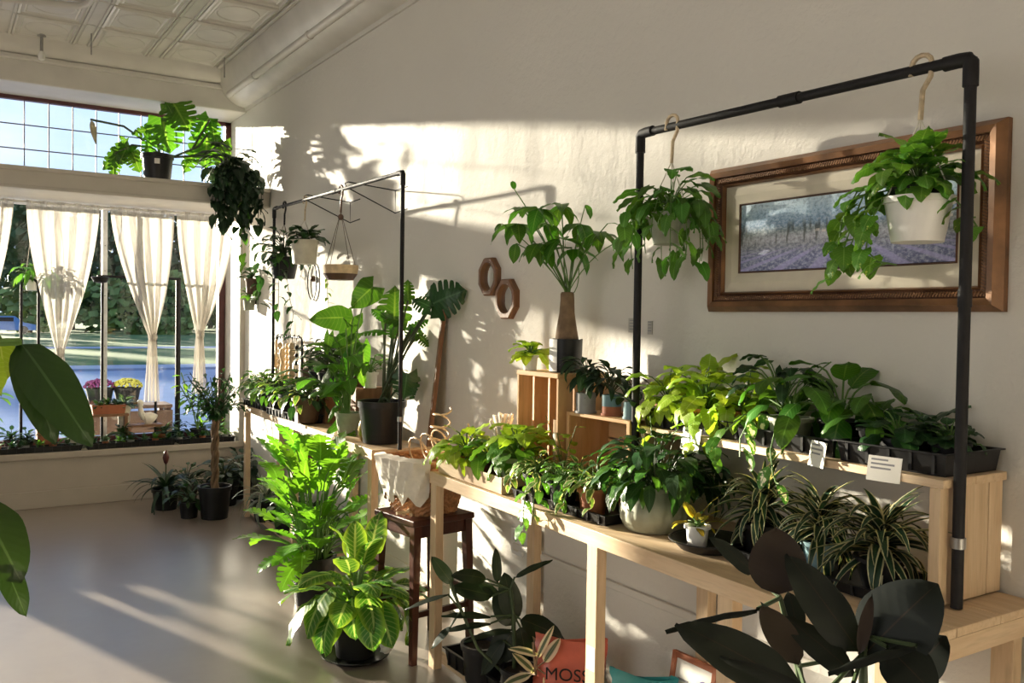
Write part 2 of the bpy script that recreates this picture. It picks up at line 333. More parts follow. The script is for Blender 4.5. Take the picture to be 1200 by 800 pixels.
class Plant:
    """specs of leaves and stems in the root's own coordinates"""
    def __init__(s, root, seed): s.r = root; s.rd = random.Random(seed); s.sp = []; s.st = MB()
    def bush(s, n, c, pet, el, L, ls, az=(0, 2 * pi), tilt=.7, sr=.003, wr=1.0, curl=.35, spread=.0):
        c = Vector(c); rd = s.rd
        for i in range(n):
            f = (i + .5) / n; a = az[0] + (az[1] - az[0]) * ((i * .618034 + rd.uniform(-.05, .05)) % 1)
            e = el[0] + (el[1] - el[0]) * (f + rd.uniform(-.1, .1)); p = rd.uniform(*pet)
            h = Vector((math.cos(a), math.sin(a), 0)); b = c + h * spread * rd.random()
            end = b + h * (p * math.cos(e)) + Vector((0, 0, p * math.sin(e))); mid = b + h * (p * math.cos(e) * .35) + Vector((0, 0, p * math.sin(e) * (.6 + curl)))
            if p > .015: s.st.tube(bez(b, mid, end, 4), sr, 5, False)
            le = e - tilt + rd.uniform(-.25, .25); a2 = a + rd.uniform(-.4, .4); h2 = Vector((math.cos(a2), math.sin(a2), 0))
            d = h2 * math.cos(le) + Vector((0, 0, math.sin(le))); nn = Vector((0, 0, 1)) * math.cos(le) - h2 * math.sin(le) + Vector((rd.uniform(-.3, .3), rd.uniform(-.3, .3), 0))
            l = rd.uniform(*L); s.sp.append((end, d, nn, l * wr * rd.uniform(.9, 1.1), l, ls)); 
        return s
    def vine(s, pts, step, L, ls, sr=.002, down=.6, out=None):
        pts = [Vector(p) for p in pts]; s.st.tube(pts, sr, 5, False); rd = s.rd; acc = 0; k = 0
        for p, q in zip(pts[:-1], pts[1:]):
            ln = (q - p).length; t = step - acc
            while t < ln:
                b = p + (q - p) * (t / ln); a = rd.uniform(0, 2 * pi); k += 1
                h = Vector((math.cos(a), math.sin(a), 0))
                if out is not None: h = (h + Vector(out) * .9).normalized()
                dn = rd.uniform(down - .5, down + .4); d = (h + Vector((0, 0, -dn))).normalized(); e_ = b + h * .015
                s.st.tube([b, e_], sr * .7, 4, False)
                l = rd.uniform(*L); s.sp.append((e_, d, h * dn + Vector((0, 0, 1)) + Vector((rd.uniform(-.3, .3), rd.uniform(-.3, .3), 0)), l, l, ls)); t += step
            acc = (acc + ln) % step
        return s
    def done(s, stem='stem', joined=False, cap=300, name='leaf'):
        lim = 2.222 - s.r.location.x; dlim = 8.19 - s.r.location.y
        s.st.v = [(min(v[0], lim), v[1], v[2]) for v in s.st.v]
        if s.st.v: s.st.build('stems', M[stem], s.r, True)
        sp = []
        for b, d, nn, w_, l, ls in s.sp:
            b = Vector((min(b.x, lim - .005), b.y, b.z)); d = Vector(d); side = abs(d.cross(Vector(nn)).normalized().x) * w_ * .5
            if b.x + d.x * l + side > lim:
                d.x = min(d.x, (lim - b.x - side) / l); d.x = max(d.x, -.9)
                nn = Vector(nn)
            sp.append((b, d, nn, w_, l, ls))
        if joined:
            vs = []; fs = []; uv = []; mat = None
            for b, d, nn, w_, l, ls in sp:
                me = s.rd.choice(ls[0]); mx = leaf_matrix(b, d, nn, w_, l, l); o = len(vs); mat = me.materials[0]
                vs += [tuple(mx @ v.co) for v in me.vertices]; fs += [tuple(i + o for i in p.vertices) for p in me.polygons]
                uv += [tuple(c.uv) for c in me.uv_layers[0].data]
            me = bpy.data.meshes.new('foliage'); me.from_pydata(vs, [], fs); me.materials.append(mat); ul = me.uv_layers.new(name='UVMap'); ul.data.foreach_set('uv', [c for q in uv for c in q])
            me.polygons.foreach_set('use_smooth', [True] * len(me.polygons)); o = link(bpy.data.objects.new('foliage', me), s.r); o['kind'] = 'stuff'
        else:
            for b, d, nn, w_, l, ls in sp: put(s.r, s.rd.choice(ls[0]), leaf_matrix(b, d, nn, w_, l, l), name)
        return s
def pot(root, rt, rb, h, mat, z=0, n=22, rim=.012, c=(0, 0), soil=True, name='pot', fn=None):
    m = MB(); rr = rt + (.006 if rim else 0)
    pr = [(rb, 0), (rb + (rt - rb) * .93, h * .86)] + ([(rr, h * .86), (rr, h)] if rim else [(rt, h)]) + [(rt - .006, h), (rt - .009, h * .86)]
    m.lathe(pr, n, (c[0], c[1], z), fn); o = m.build(name, M[mat], root, True)
    if soil:
        q = MB(); q.lathe([(.0001, h * .87), (rt - .009, h * .865), (rt - .009, h * .80), (.0001, h * .80)], n, (c[0], c[1], z)); q.build('soil', M['soil'], o)
    return o
def potted(name, label, cat, loc, p, group=None):
    r = thing(name, label, cat, loc, group); pot(r, *p); return r
def tray(name, label, loc, lx, ly, h, mat='black', group=None, rot=0):
    m = MB(); a, b = lx / 2, ly / 2
    def ring(x, y, z): return [(-x, -y, z), (x, -y, z), (x, y, z), (-x, y, z)]
    rs = [ring(a * .93, b * .96, 0), ring(a, b, h * .94), ring(a + .008, b + .008, h * .94), ring(a + .008, b + .008, h), ring(a - .004, b - .004, h), ring(a * .93 - .004, b * .96 - .004, .006)]
    vs = [v for r in rs for v in r]; fs = [(3, 2, 1, 0)]
    for i in range(5):
        for k in range(4): fs.append((i * 4 + k, i * 4 + (k + 1) % 4, i * 4 + 4 + (k + 1) % 4, i * 4 + 4 + k))
    fs.append((20, 21, 22, 23)); m.add(vs, fs)
    nr = max(2, int(ly / .06))
    for k in range(nr):
        y = -b + (k + .5) * ly / nr
        for sgn in (-1, 1): m.box(sgn * a * .97 - .006, sgn * a * .97 + .006, y - .004, y + .004, h * .1, h * .9)
    o = m.build(name, M[mat]); o.location = loc; o.rotation_euler = (0, 0, rot); tag(o, label, 'tray', group); return o
def saucer(name, label, loc, r, h, mat='black'):
    m = MB(); m.lathe([(r * .75, 0), (r, h), (r + .004, h), (r + .004, h - .004), (r - .006, h - .002), (r * .72, .006), (.0001, .006)], 28); o = m.build(name, M[mat], None, True); o.location = loc; return tag(o, label, 'saucer')
def card(name, label, loc, wd, ht, rz, lean=.25, cat='price card', group='price cards on the benches'):
    r = thing(name, label, cat, loc, group); r.rotation_euler = (lean, 0, rz)
    m = MB(); m.box(-wd / 2, wd / 2, -.001, .001, 0, ht); m.build('paper', M['card'], r)
    m = MB()
    for k, q in enumerate((.5, .7, .6)): m.box(-wd * .4, -wd * .4 + wd * q, -.0016, -.0011, ht * (.82 - .17 * k), ht * (.86 - .17 * k) + .002)
    m.build('printing', M['ink'], r); return r
# ------------------------------------------------------------------ structure
W, D, GY, CZ = 2.24, 7.74, 8.2, 3.56
def bx(name, mat, *a, parent=None, bev=0, st=True):
    o = MB().box(*a).build(name, mat, parent, bev=bev)
    return struct(o) if st and parent is None else o
floor = bx('floor', M['floor'], -4, W, -3, D + .0, -.1, 0)
bx('wall_right', M['wall'], W, W + .15, -3, GY + .1, -.1, CZ + .1)
bx('wall_left', M['wall'], -4.15, -4, -3, GY + .1, -.1, CZ + .1)
bx('wall_back', M['wall'], -4, W, -3.15, -3, -.1, CZ + .1)
wf = bx('wall_front', M['sillw'], -4, W, D, GY + .06, -.1, .41)
bx('trim_1', M['sillw'], -4, W, D - .028, D + .03, .375, .425, bev=.008)
bx('baseboard_front', M['sillw'], -4, W, D - .018, D, 0, .13, bev=.004)
# horizontal ridge on the right wall under the benches and a skirting
bx('baseboard_right', M['wall'], W - .015, W, -3, D - .02, 0, .12)
bx('trim_2', M['wall'], W - .022, W, -1, 3.42, .455, .485, bev=.006)
# ledge across the shop front
lg = MB(); lg.box(-4, W, 7.07, GY - .05, 2.362, 2.50); lg.box(-4, W, 7.045, 7.10, 2.485, 2.515); lg.box(-4, W, 7.06, 7.09, 2.362, 2.385)
struct(lg.build('trim_3', M['trimw'], bev=.006))
# fascia over the window, cove and ceiling
fa = MB(); fa.box(-4, W, D - .02, GY + .2, 3.235, 3.50); fa.box(-4, W, D - .05, D, 3.40, 3.44); struct(fa.build('trim_4', M['tin'], bev=.01))
cv = MB()
prof = [(W, 3.25), (W - .015, 3.25), (W - .02, 3.275)] + [(W - .02 - .235 * math.sin(a * pi / 12), 3.275 + .285 * (1 - math.cos(a * pi / 12)) ) for a in range(1, 7)] + [(W, CZ)]
k_ = len(prof); cv.add([(x, y, z) for y in (-3, D) for x, z in prof], [(i, (i + 1) % k_, k_ + (i + 1) % k_, k_ + i) for i in range(k_)])
struct(cv.build('trim_5', M['tin'], smooth=True))
fc = MB(); prof2 = [(D - .02, 3.44)] + [(D - .02 - .12 * math.sin(a * pi / 8), 3.44 + .12 * (1 - math.cos(a * pi / 8))) for a in range(1, 5)] + [(D, CZ)]
k_ = len(prof2); fc.add([(x, y, z) for x in (W, -4) for y, z in prof2], [(i, (i + 1) % k_, k_ + (i + 1) % k_, k_ + i) for i in range(k_)]); struct(fc.build('trim_6', M['tin'], smooth=True))
ceil = bx('ceiling', M['tin'], -4, W, -3, GY, CZ, CZ + .1)
# pressed tin tiles
def tile_mesh(wx, wy):
    m = MB(); 
    def ring(a, b, z): return [(-a, -b, z), (-a, b, z), (a, b, z), (a, -b, z)]
    ls = [(1, 1, 0), (1, 1, -.012), (.93, .95, -.020), (.90, .92, -.008), (.82, .84, -.008), (.78, .80, -.014), (.74, .76, -.008)]
    rs = [ring(a * wx / 2, b * wy / 2, z) for a, b, z in ls]; vs = [v for r in rs for v in r]; fs = []
    for i in range(len(rs) - 1):
        for k in range(4): fs.append((i * 4 + k, i * 4 + (k + 1) % 4, i * 4 + 4 + (k + 1) % 4, i * 4 + 4 + k))
    b_ = len(vs) - 4; fs.append((b_, b_ + 1, b_ + 2, b_ + 3)); m.add(vs, fs)
    n = 20
    def ell(q, z): return [(q * wx * .30 * math.cos(-2 * pi * k / n), q * wy * .26 * math.sin(-2 * pi * k / n), z) for k in range(n)]
    rr = [ell(1.22, -.0078), ell(1.18, -.0125), ell(1.12, -.0125), ell(1.06, -.0078)]; vs = [v for r in rr for v in r]; fs = []
    for i in range(3):
        for k in range(n): fs.append((i * n + k, i * n + (k + 1) % n, i * n + n + (k + 1) % n, i * n + n + k))
    m.add(vs, fs); return m.mesh('tile', M['tin'])
tm = tile_mesh(.40, .53); sm = MB()
for q in (-.05, .05): sm.box(q - .008, q + .008, -.275, .275, -.012, 0)
sm.box(-.03, .03, -.275, .275, -.004, 0); sm = sm.mesh('strip', M['tin'])
for i in range(6):
    for j in range(10):
        y = 7.33 - .566 * j; x = 1.73 - .53 * i
        for me, dx, nm in ((tm, 0, 'tile'), (sm, -.265, 'moulding_strip')):
            o = bpy.data.objects.new(nm, me); link(o, ceil); o.location = (x + dx, y, CZ)
bx('trim_7', M['tin'], 1.955, 1.985, -3, D - .14, CZ - .02, CZ, bev=.006)
# window frames, panes
w1 = struct(MB().box(-4, W, GY, GY + .06, 3.205, 3.30).build('window_1', M['maroon'], bev=.004))
MB().box(2.19, W, GY, GY + .06, .41, 3.25).build('frame', M['maroon'], w1)
MB().box(2.135, 2.19, GY - .02, GY + .06, .47, 2.39).build('frame', M['maroon'], w1)
MB().box(-4, 2.19, GY - .02, GY + .06, 2.385, 2.50).build('frame', M['maroon'], w1)
MB().box(-4, 2.19, GY, GY + .06, .41, .47).build('frame', M['maroon'], w1)
px, pz = .1765, .1945; xs = [2.19 - px * i for i in range(17)]; zs = [3.205 - pz * i for i in range(5)]
pm = MB().box(-px / 2, px / 2, .02, .024, -pz, 0).mesh('pane', M['glass'])
for i in range(16):
    for j in range(4 if i < 16 else 0):
        if zs[j + 1] < 2.4: continue
        o = bpy.data.objects.new('pane', pm); link(o, w1); o.location = (xs[i] - px / 2, GY, zs[j])
MB().box(-4, xs[16], GY + .02, GY + .024, 2.42, 3.205).build('pane', M['glass'], w1)
for x in xs[1:]: MB().box(x - .004, x + .004, GY + .016, GY + .026, 2.5, 3.205).build('came', M['lead'], w1)
for z in zs[1:4]: MB().box(xs[16], 2.19, GY + .016, GY + .026, z - .004, z + .004).build('came', M['lead'], w1)
w2 = struct(MB().box(1.175, 1.215, GY - .03, GY + .05, .47, 2.37).build('window_2', M['alu'], bev=.004))
sc_ = MB()
for k in range(9): sc_.box(1.192, 1.198, GY - .033, GY - .029, .6 + k * .21, .606 + k * .21)
sc_.build('screw', M['iron'], w2)
for a, b in ((1.215, 2.135), (-.55, 1.175), (-2.2, -.55), (-4, -2.24)): MB().box(a, b, GY + .02, GY + .025, .47, 2.37).build('pane', M['glass'], w2)
MB().box(-2.24, -2.2, GY - .01, GY + .05, .47, 2.37).build('mullion', M['alu'], w2)
bx('trim_8', M['trimw'], -.55, -.24, D + .0, D + .14, .41, 2.37)
# white jamb on the right of the alcove
bx('trim_9', M['trimw'], W - .045, W, D - .01, GY, .42, 2.345)
# pipe and hangers along the cove
p = thing('ceiling_pipe', 'white painted pipe along the cove above the right wall', 'pipe', (2.06, 4, 3.345))
MB().tube([(0, 3.62, 0), (0, -5, 0)], .026, 12).build('pipe', M['tin'], p, True)
for y in (-1.6, -.5, .6, 1.7, 2.9): MB().tube([(0, y - .012, 0), (0, y + .012, 0)], .031, 12).build('clip', M['tin'], p, True)
h_ = MB()
for y in (.6, 1.7, 2.9): h_.tube([(0, y, .02), (0, y, CZ - 3.345)], .004, 5)
h_.build('hanger', M['metal'], p)
for x, y, z0, lab in ((0.963,7.258,3.40,'thin grey ceiling hanger rod left of the ledge monstera'), (1.938,7.306,3.40,'thin grey ceiling hanger rod near the corner of the room')):
    tag(MB().tube([(x, min(y, 7.6), CZ), (x, min(y, 7.6), z0)], .005, 6).build('ceiling_rod', M['metal']), lab, 'rod')
t = thing('ceiling_spotlight', 'small white spotlight stub under the ceiling at upper left', 'lamp', (.66, 7.5, CZ))
MB().lathe([(.03, 0), (.03, -.02), (.011, -.022), (.011, -.13), (.0001, -.13)], 12).build('stem', M['metal'], t, True)
MB().lathe([(.0001, -.20), (.02, -.19), (.026, -.16), (.014, -.128), (.0001, -.128)], 12).build('bulb', M['white'], t, True)
x0, y0, _ = (0.825,6.494,3.5)
tag(MB().tube([(x0 - .9, y0 + .25, 3.50), (x0 - .12, y0 + .02, 3.50), (x0 - .03, y0 - .02, 3.50), (x0 + .01, y0 - .12, 3.50), (x0 + .02, y0 - .5, 3.50), (x0 + .02, y0 - 2.5, 3.50)], .022, 8).build('ceiling_conduit', M['tin'], None, True), 'painted conduit bending across the tin ceiling at top left', 'conduit')
# ------------------------------------------------------------------ outdoors
def gmat(name, a, b, sc, r=.9):
    m, n, o = nodes(name); v = mapped(n, (1, 1, 1)); c = mixc(n, rng_(n, noise(n, sc, 6, v, .6), .35, .65), a, b); n.links.new(princ(n, c, r), o.inputs[0]); return m
M['lawn'] = gmat('lawn_grass', (.045, .10, .012), (.09, .17, .02), .25); M['asphalt_sky_tint'] = gmat('asphalt_sky_tint', (.15, .21, .34), (.19, .26, .41), 2, .35); M['concrete_sky_tint'] = gmat('sidewalk_sky_tint', (.22, .27, .36), (.27, .31, .40), 1.5, .4)  # road and sidewalk base colours carry the blue of reflected sky
g = MB().box(-120, 160, GY + .06, 12.2, -.35, -.15).build('street_sidewalk', M['concrete_sky_tint']); struct(g)
struct(MB().box(-120, 160, 12.2, 29.5, -.4, -.22).build('street_road', M['asphalt_sky_tint']))
struct(MB().box(-120, 160, 29.5, 31.5, -.35, -.15).build('street_sidewalk', M['concrete_sky_tint']))
struct(MB().box(-120, 160, 31.5, 47, -.35, -.16).build('street_lawn', M['lawn'])); struct(MB().box(-120, 160, 47, 49.5, -.35, -.15).build('street_path', M['concrete_sky_tint'])); struct(MB().box(-120, 160, 49.5, 190, -.35, -.16).build('street_lawn', M['lawn']))
def tree(x, y, h, r, mat, seed, label, trunk=.3, n=700, base=.3):
    rd = random.Random(seed); t = thing('park_tree', label, 'tree', (x, y, -.16), 'trees in the park outside')
    MB().tube([(0, 0, 0), (.05 * h * .1, 0, h * .25), (0, .1, h * .6)], [trunk, trunk * .7, trunk * .3], 8).build('trunk', M['bark'], t, True)
    m = MB()
    for i in range(n):
        a = rd.uniform(0, 2 * pi); f = rd.random(); q = r * math.sqrt(rd.random()) * (math.sin(pi * min(1, .12 + f * .86)) ** .6); c = Vector((q * math.cos(a), q * math.sin(a), h * base + f * h * (1 - base)))
        s = rd.uniform(.4, .9) * r * .24; u = Vector((rd.uniform(-1, 1), rd.uniform(-1, 1), rd.uniform(-1, 1))).normalized(); v = u.orthogonal().normalized()
        m.add([c + u * s, c + v * s * .8, c - u * s, c - v * s * .8 + u * s * .2], [(0, 1, 2, 3)])
    o = m.build('foliage', G[mat], t); o['kind'] = 'stuff'; return t
rows_off = [(-34, 95, 13.2), (-25, 97, 13.6), (-17, 95, 13.0), (-9, 96, 13.4), (-.5, 96, 13)]
rows = ((96, 14, 3.6, 8.4, 5, -3.9), (106, 16, 3.9, 9.2, 5, -1.5), (117, 18, 4.4, 10.2, 5, -7))
rn = ('front row', 'middle row', 'back row'); pos = ('leftmost', 'second from left', 'in the centre', 'second from right', 'rightmost')
for j, (y, h, r, st_, n_, ofs) in enumerate(rows):
    for i in range(n_):
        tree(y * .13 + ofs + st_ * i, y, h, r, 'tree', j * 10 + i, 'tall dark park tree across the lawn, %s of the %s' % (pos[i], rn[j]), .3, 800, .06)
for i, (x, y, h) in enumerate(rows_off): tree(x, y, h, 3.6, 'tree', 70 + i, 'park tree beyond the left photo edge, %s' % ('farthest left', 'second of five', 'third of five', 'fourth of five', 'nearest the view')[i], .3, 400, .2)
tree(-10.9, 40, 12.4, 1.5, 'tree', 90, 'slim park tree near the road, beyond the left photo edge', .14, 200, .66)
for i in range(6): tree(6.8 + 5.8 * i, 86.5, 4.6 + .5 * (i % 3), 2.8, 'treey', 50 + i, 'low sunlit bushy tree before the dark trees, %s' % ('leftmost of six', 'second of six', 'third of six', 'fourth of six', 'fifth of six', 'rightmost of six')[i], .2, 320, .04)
for i, (x, y, w_, d_, h) in enumerate(((16, 80, 2.6, .9, 1.3), (31, 80, 3.2, .9, 1.4))):
    rd = random.Random(i); m = MB()
    for k in range(500):
        c = Vector((rd.uniform(-w_, w_), rd.uniform(-d_, d_), rd.uniform(0, h))); u = Vector((rd.uniform(-1, 1), rd.uniform(-1, 1), rd.uniform(-1, 1))).normalized() * .3; v = u.orthogonal(); m.add([c + u, c + v, c - u, c - v], [(0, 1, 2, 3)])
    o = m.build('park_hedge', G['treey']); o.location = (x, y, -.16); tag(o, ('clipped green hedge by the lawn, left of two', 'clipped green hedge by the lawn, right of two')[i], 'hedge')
c = thing('parked_car', 'blue car parked beyond the lawn outside the window', 'car', (4.6, 81, -.16))
m = MB(); m.add([(x * 2.1, y, z) for y in (-.85, .85) for x, z in ((-1, .3), (1, .3), (1, .75), (.62, .9), (.3, 1.4), (-.55, 1.4), (-.95, .95))], [tuple(range(7)), tuple(range(13, 6, -1))] + [(i, (i + 1) % 7 + 0, (i + 1) % 7 + 7, i + 7)[::-1] for i in range(7)])
M['carblue'] = plain('blue_car_paint', (.10, .25, .55), .3); m.build('body', M['carblue'], c)
for x in (-1.25, 1.25):
    for y in (-.8, .8): MB().tube([(x, y - .12, .32), (x, y + .12, .32)], .32, 14).build('wheel', M['black'], c)
MB().box(-1.1, .55, -.87, .87, .98, 1.3).build('side_window', M['iron'], c)
M['benchw'] = plain('weathered_bench', (.085, .048, .03), .7)
# street bench with mums beyond the glass
b = thing('street_bench', 'brown wooden bench just outside the window under flower pots', 'bench', (1.42,8.78,-0.15))
for k in range(3): MB().box(-.42, .42, -.16 + .11 * k, -.06 + .11 * k, .80, .83).build('plank', M['benchw'], b, bev=.004)
MB().box(-.42, .42, -.17, -.15, .58, .78).build('plank', M['benchw'], b, bev=.004)
for x in (-.38, .38):
    for y in (-.12, .12): MB().box(x - .03, x + .03, y - .03, y + .03, 0, .80).build('leg', M['benchw'], b)
for x, ml, lab, sd in ((1.475, 'flowery', 'grey pot of yellow chrysanthemums on the bench outside', 1), (1.245, 'flowerp', 'dark pot of purple chrysanthemums on the bench outside', 2)):
    r = thing('flower_pot', lab, 'flowers', (x, 8.78, .685), 'pots of chrysanthemums outside'); pot(r, .115, .09, .15, 'iron')
    m = MB(); rd = random.Random(sd)
    for k in range(220):
        a = rd.uniform(0, 2 * pi); f = rd.uniform(0, 1) ** .5; q = .13 * f; m.ball((q * math.cos(a), q * math.sin(a), .14 + .07 * math.sqrt(max(0, 1 - f * f)) + rd.uniform(0, .02)), .011, 4)
    o = m.build('blossoms', G[ml], r); o['kind'] = 'stuff'
# ------------------------------------------------------------------ curtains
def curtain(x0, x1, xg, zg, ztail, label, seed, tail=.055):
    rd = random.Random(seed); r = thing('sheer_curtain', label, 'curtain', ((x0 + x1) / 2, D - .07, 0), 'white sheer curtains under the ledge'); ox = (x0 + x1) / 2
    zt = 2.352; nu, nv = 60, 34; m = MB(); vs = []; ph = rd.uniform(0, 6); nf = 9
    for j in range(nv + 1):
        t = j / nv; z = zt + (ztail - zt) * t; tg = (zt - zg) / (zt - ztail)
        if t < tg: s = (t / tg); k = 1 - s ** 1.6 * .90
        else: s = (t - tg) / (1 - tg); k = .10 + .16 * s ** .7
        kk = max(k, .09); cx = (x0 + x1) / 2 * (1 - min(1, t / tg) ** 1.3) + xg * min(1, t / tg) ** 1.3; hw = (x1 - x0) / 2 * kk
        for i in range(nu + 1):
            u = i / nu * 2 - 1; amp = .022 + .018 * (1 - kk)
            vs.append((cx + hw * u - ox + .004 * math.sin(u * 31 + z * 5), amp * math.sin(u * pi * nf / 2 + ph + .4 * math.sin(z * 3 + ph)) + .012 * math.sin(u * 19 + ph) * (1 - kk) - .03 * (1 - kk) , z))
    fs = [(j * (nu + 1) + i, j * (nu + 1) + i + 1, (j + 1) * (nu + 1) + i + 1, (j + 1) * (nu + 1) + i) for j in range(nv) for i in range(nu)]
    m.add(vs, fs).build('fabric', M['sheer'], r, True)
    MB().ball((xg - ox, -.03, zg), .036, 8, 1.15).build('knot', M['sheer'], r, True)
cz = [((.15, .50), .235, 1.22, .80, 'sheer white curtain cut off by the left photo edge', 1), ((.575, 1.09), .80, 1.20, .78, 'knotted sheer curtain left of the white window post', 2), ((1.16, 1.645), 1.475, 1.32, .80, 'knotted sheer curtain right of the white window post', 3), ((1.665, 2.15), 1.845, 1.34, .85, 'knotted sheer curtain nearest the room corner', 4)]
for (a, b_), xg, zg, zt, lab, sd in cz: curtain(a, b_, xg, zg, zt, lab, sd)
tag(MB().tube([(-.3, D - .07, 2.335), (2.19, D - .07, 2.335)], .008, 8).build('curtain_rod', M['white'], None, True), 'thin white rod carrying the sheer curtains under the ledge', 'rod')
# ------------------------------------------------------------------ painting, mirrors, notes, outlet on the wall
fy0, fy1, fz0, fz1 = 1.207, 2.212, 1.539, 2.019
p = thing('framed_painting', 'wide gold-brown framed landscape painting with cream mat', 'painting', (W, (fy0 + fy1) / 2, fz0))
hw, ht = (fy1 - fy0) / 2, fz1 - fz0
def frame_ring(o, i, d0, d1, name, mat, sm=False):
    # o,i outer / inner insets from the frame edge; d depth from the wall
    m = MB(); 
    def rg(q, d): return [(-d, -hw + q, q), (-d, hw - q, q), (-d, hw - q, ht - q), (-d, -hw + q, ht - q)]
    rs = [rg(o, 0.001), rg(o, d0), rg((o + i) / 2, max(d0, d1) + .004), rg(i, d1), rg(i, .001)]; vs = [v for r in rs for v in r]
    fs = [(a * 4 + k, a * 4 + (k + 1) % 4, a * 4 + 4 + (k + 1) % 4, a * 4 + 4 + k) for a in range(4) for k in range(4)]
    return m.add(vs, fs).build(name, mat, p)
M['frame'] = plain('bronze_frame', (.20, .095, .04), .35, .35, .5, 9, .3); M['frame2'] = plain('dark_bronze', (.10, .045, .025), .4, .3, .4, 20, .3); M['mat'] = plain('cream_mat', (.62, .57, .46), .8, 0, .04)
frame_ring(0, .034, .020, .040, 'frame', M['frame']); frame_ring(.034, .058, .030, .022, 'inner_frame', M['frame2']); frame_ring(.058, .066, .024, .016, 'fillet', M['frame'])
bd = MB()
for k in range(110):
    y = -hw + .04 + (2 * hw - .08) * k / 109
    for z in (.045, ht - .045): bd.rbox((-.031, y, z), (.007, .0045, .014), Matrix.Rotation(.5, 3, 'X'))
for k in range(48):
    z = .05 + (ht - .1) * k / 47
    for y in (-hw + .045, hw - .045): bd.rbox((-.031, y, z), (.007, .014, .0045), Matrix.Rotation(.5, 3, 'X'))
o = bd.build('rope_moulding', M['frame'], p); o['kind'] = 'stuff'
frame_ring(.066, .128, .012, .012, 'mat_board', M['mat']); frame_ring(.126, .132, .014, .012, 'mat_fillet', M['frame2'])
def paint_mat():
    m, n, o = nodes('oil_painting'); t = n.nodes.new('ShaderNodeTexCoord'); sp = n.nodes.new('ShaderNodeSeparateXYZ'); n.links.new(t.outputs['Generated'], sp.inputs[0]); v = sp.outputs[2]; u = math_(n, 'SUBTRACT', 1.0, sp.outputs[1])
    def vec(a, b, rz=0): return mapped(n, (1, a, b), 'Generated', (rz, 0, 0))
    n1 = noise(n, 7, 6, vec(2.2, 1), .7); n2 = noise(n, 26, 4, vec(2.2, 1), .7)
    r = n.nodes.new('ShaderNodeValToRGB'); n.links.new(math_(n, 'ADD', v, math_(n, 'MULTIPLY', math_(n, 'SUBTRACT', n1, .5), .18)), r.inputs[0]); el = r.color_ramp.elements
    el[0].position = 0; el[0].color = (.10, .11, .22, 1); el[1].position = 1; el[1].color = (.42, .52, .58, 1)
    for q, c in ((.2, (.16, .17, .32)), (.36, (.20, .21, .26)), (.46, (.36, .36, .40)), (.56, (.16, .20, .22)), (.66, (.17, .27, .40)), (.82, (.27, .40, .52))): x = el.new(q); x.color = (*c, 1)
    c = mixc(n, math_(n, 'MULTIPLY', rng_(n, n2, .45, .7), .65), r.outputs[0], (.55, .58, .62)); c = mixc(n, math_(n, 'MULTIPLY', rng_(n, n2, .5, .3), .6), c, (.06, .07, .12))
    # lavender rows running to the horizon
    row = math_(n, 'SINE', math_(n, 'MULTIPLY', math_(n, 'DIVIDE', math_(n, 'SUBTRACT', u, .55), math_(n, 'SUBTRACT', .52, v)), 16.0))
    c = mixc(n, math_(n, 'MULTIPLY', math_(n, 'MULTIPLY', rng_(n, row, .2, .8), rng_(n, v, .36, .22)), .6), c, (.36, .33, .55))
    # upright cypress strokes
    cy = rng_(n, noise(n, 20, 2, mapped(n, (1, 2.4, .12), 'Generated')), .56, .62); band = math_(n, 'MULTIPLY', rng_(n, v, .36, .42), rng_(n, v, .72, .60)); c = mixc(n, math_(n, 'MULTIPLY', math_(n, 'MULTIPLY', cy, band), .75), c, (.05, .06, .06))
    # house walls and red roofs
    ho = n.nodes.new('ShaderNodeTexVoronoi'); ho.distance = 'CHEBYCHEV'; ho.inputs['Scale'].default_value = 11; n.links.new(mapped(n, (0, 2.1, 1.2), 'Generated'), ho.inputs['Vector'])
    hb = math_(n, 'MULTIPLY', math_(n, 'MULTIPLY', rng_(n, v, .44, .46), rng_(n, v, .60, .57)), math_(n, 'MULTIPLY', rng_(n, u, .38, .42), rng_(n, ho.outputs['Distance'], .24, .2))); c = mixc(n, math_(n, 'MULTIPLY', hb, .8), c, (.55, .50, .48)); c = mixc(n, math_(n, 'MULTIPLY', hb, rng_(n, v, .50, .47)), c, (.30, .08, .07))
    c = mixc(n, 1, c, (1.5, 1.55, 1.6), 'MULTIPLY'); n.links.new(princ(n, c, .5, 0, bump(n, n2, .25, .003), .4), o.inputs[0]); return m
MB().box(-.0105, -.0005, -hw + .128, hw - .128, .128, ht - .128).build('canvas', paint_mat(), p)
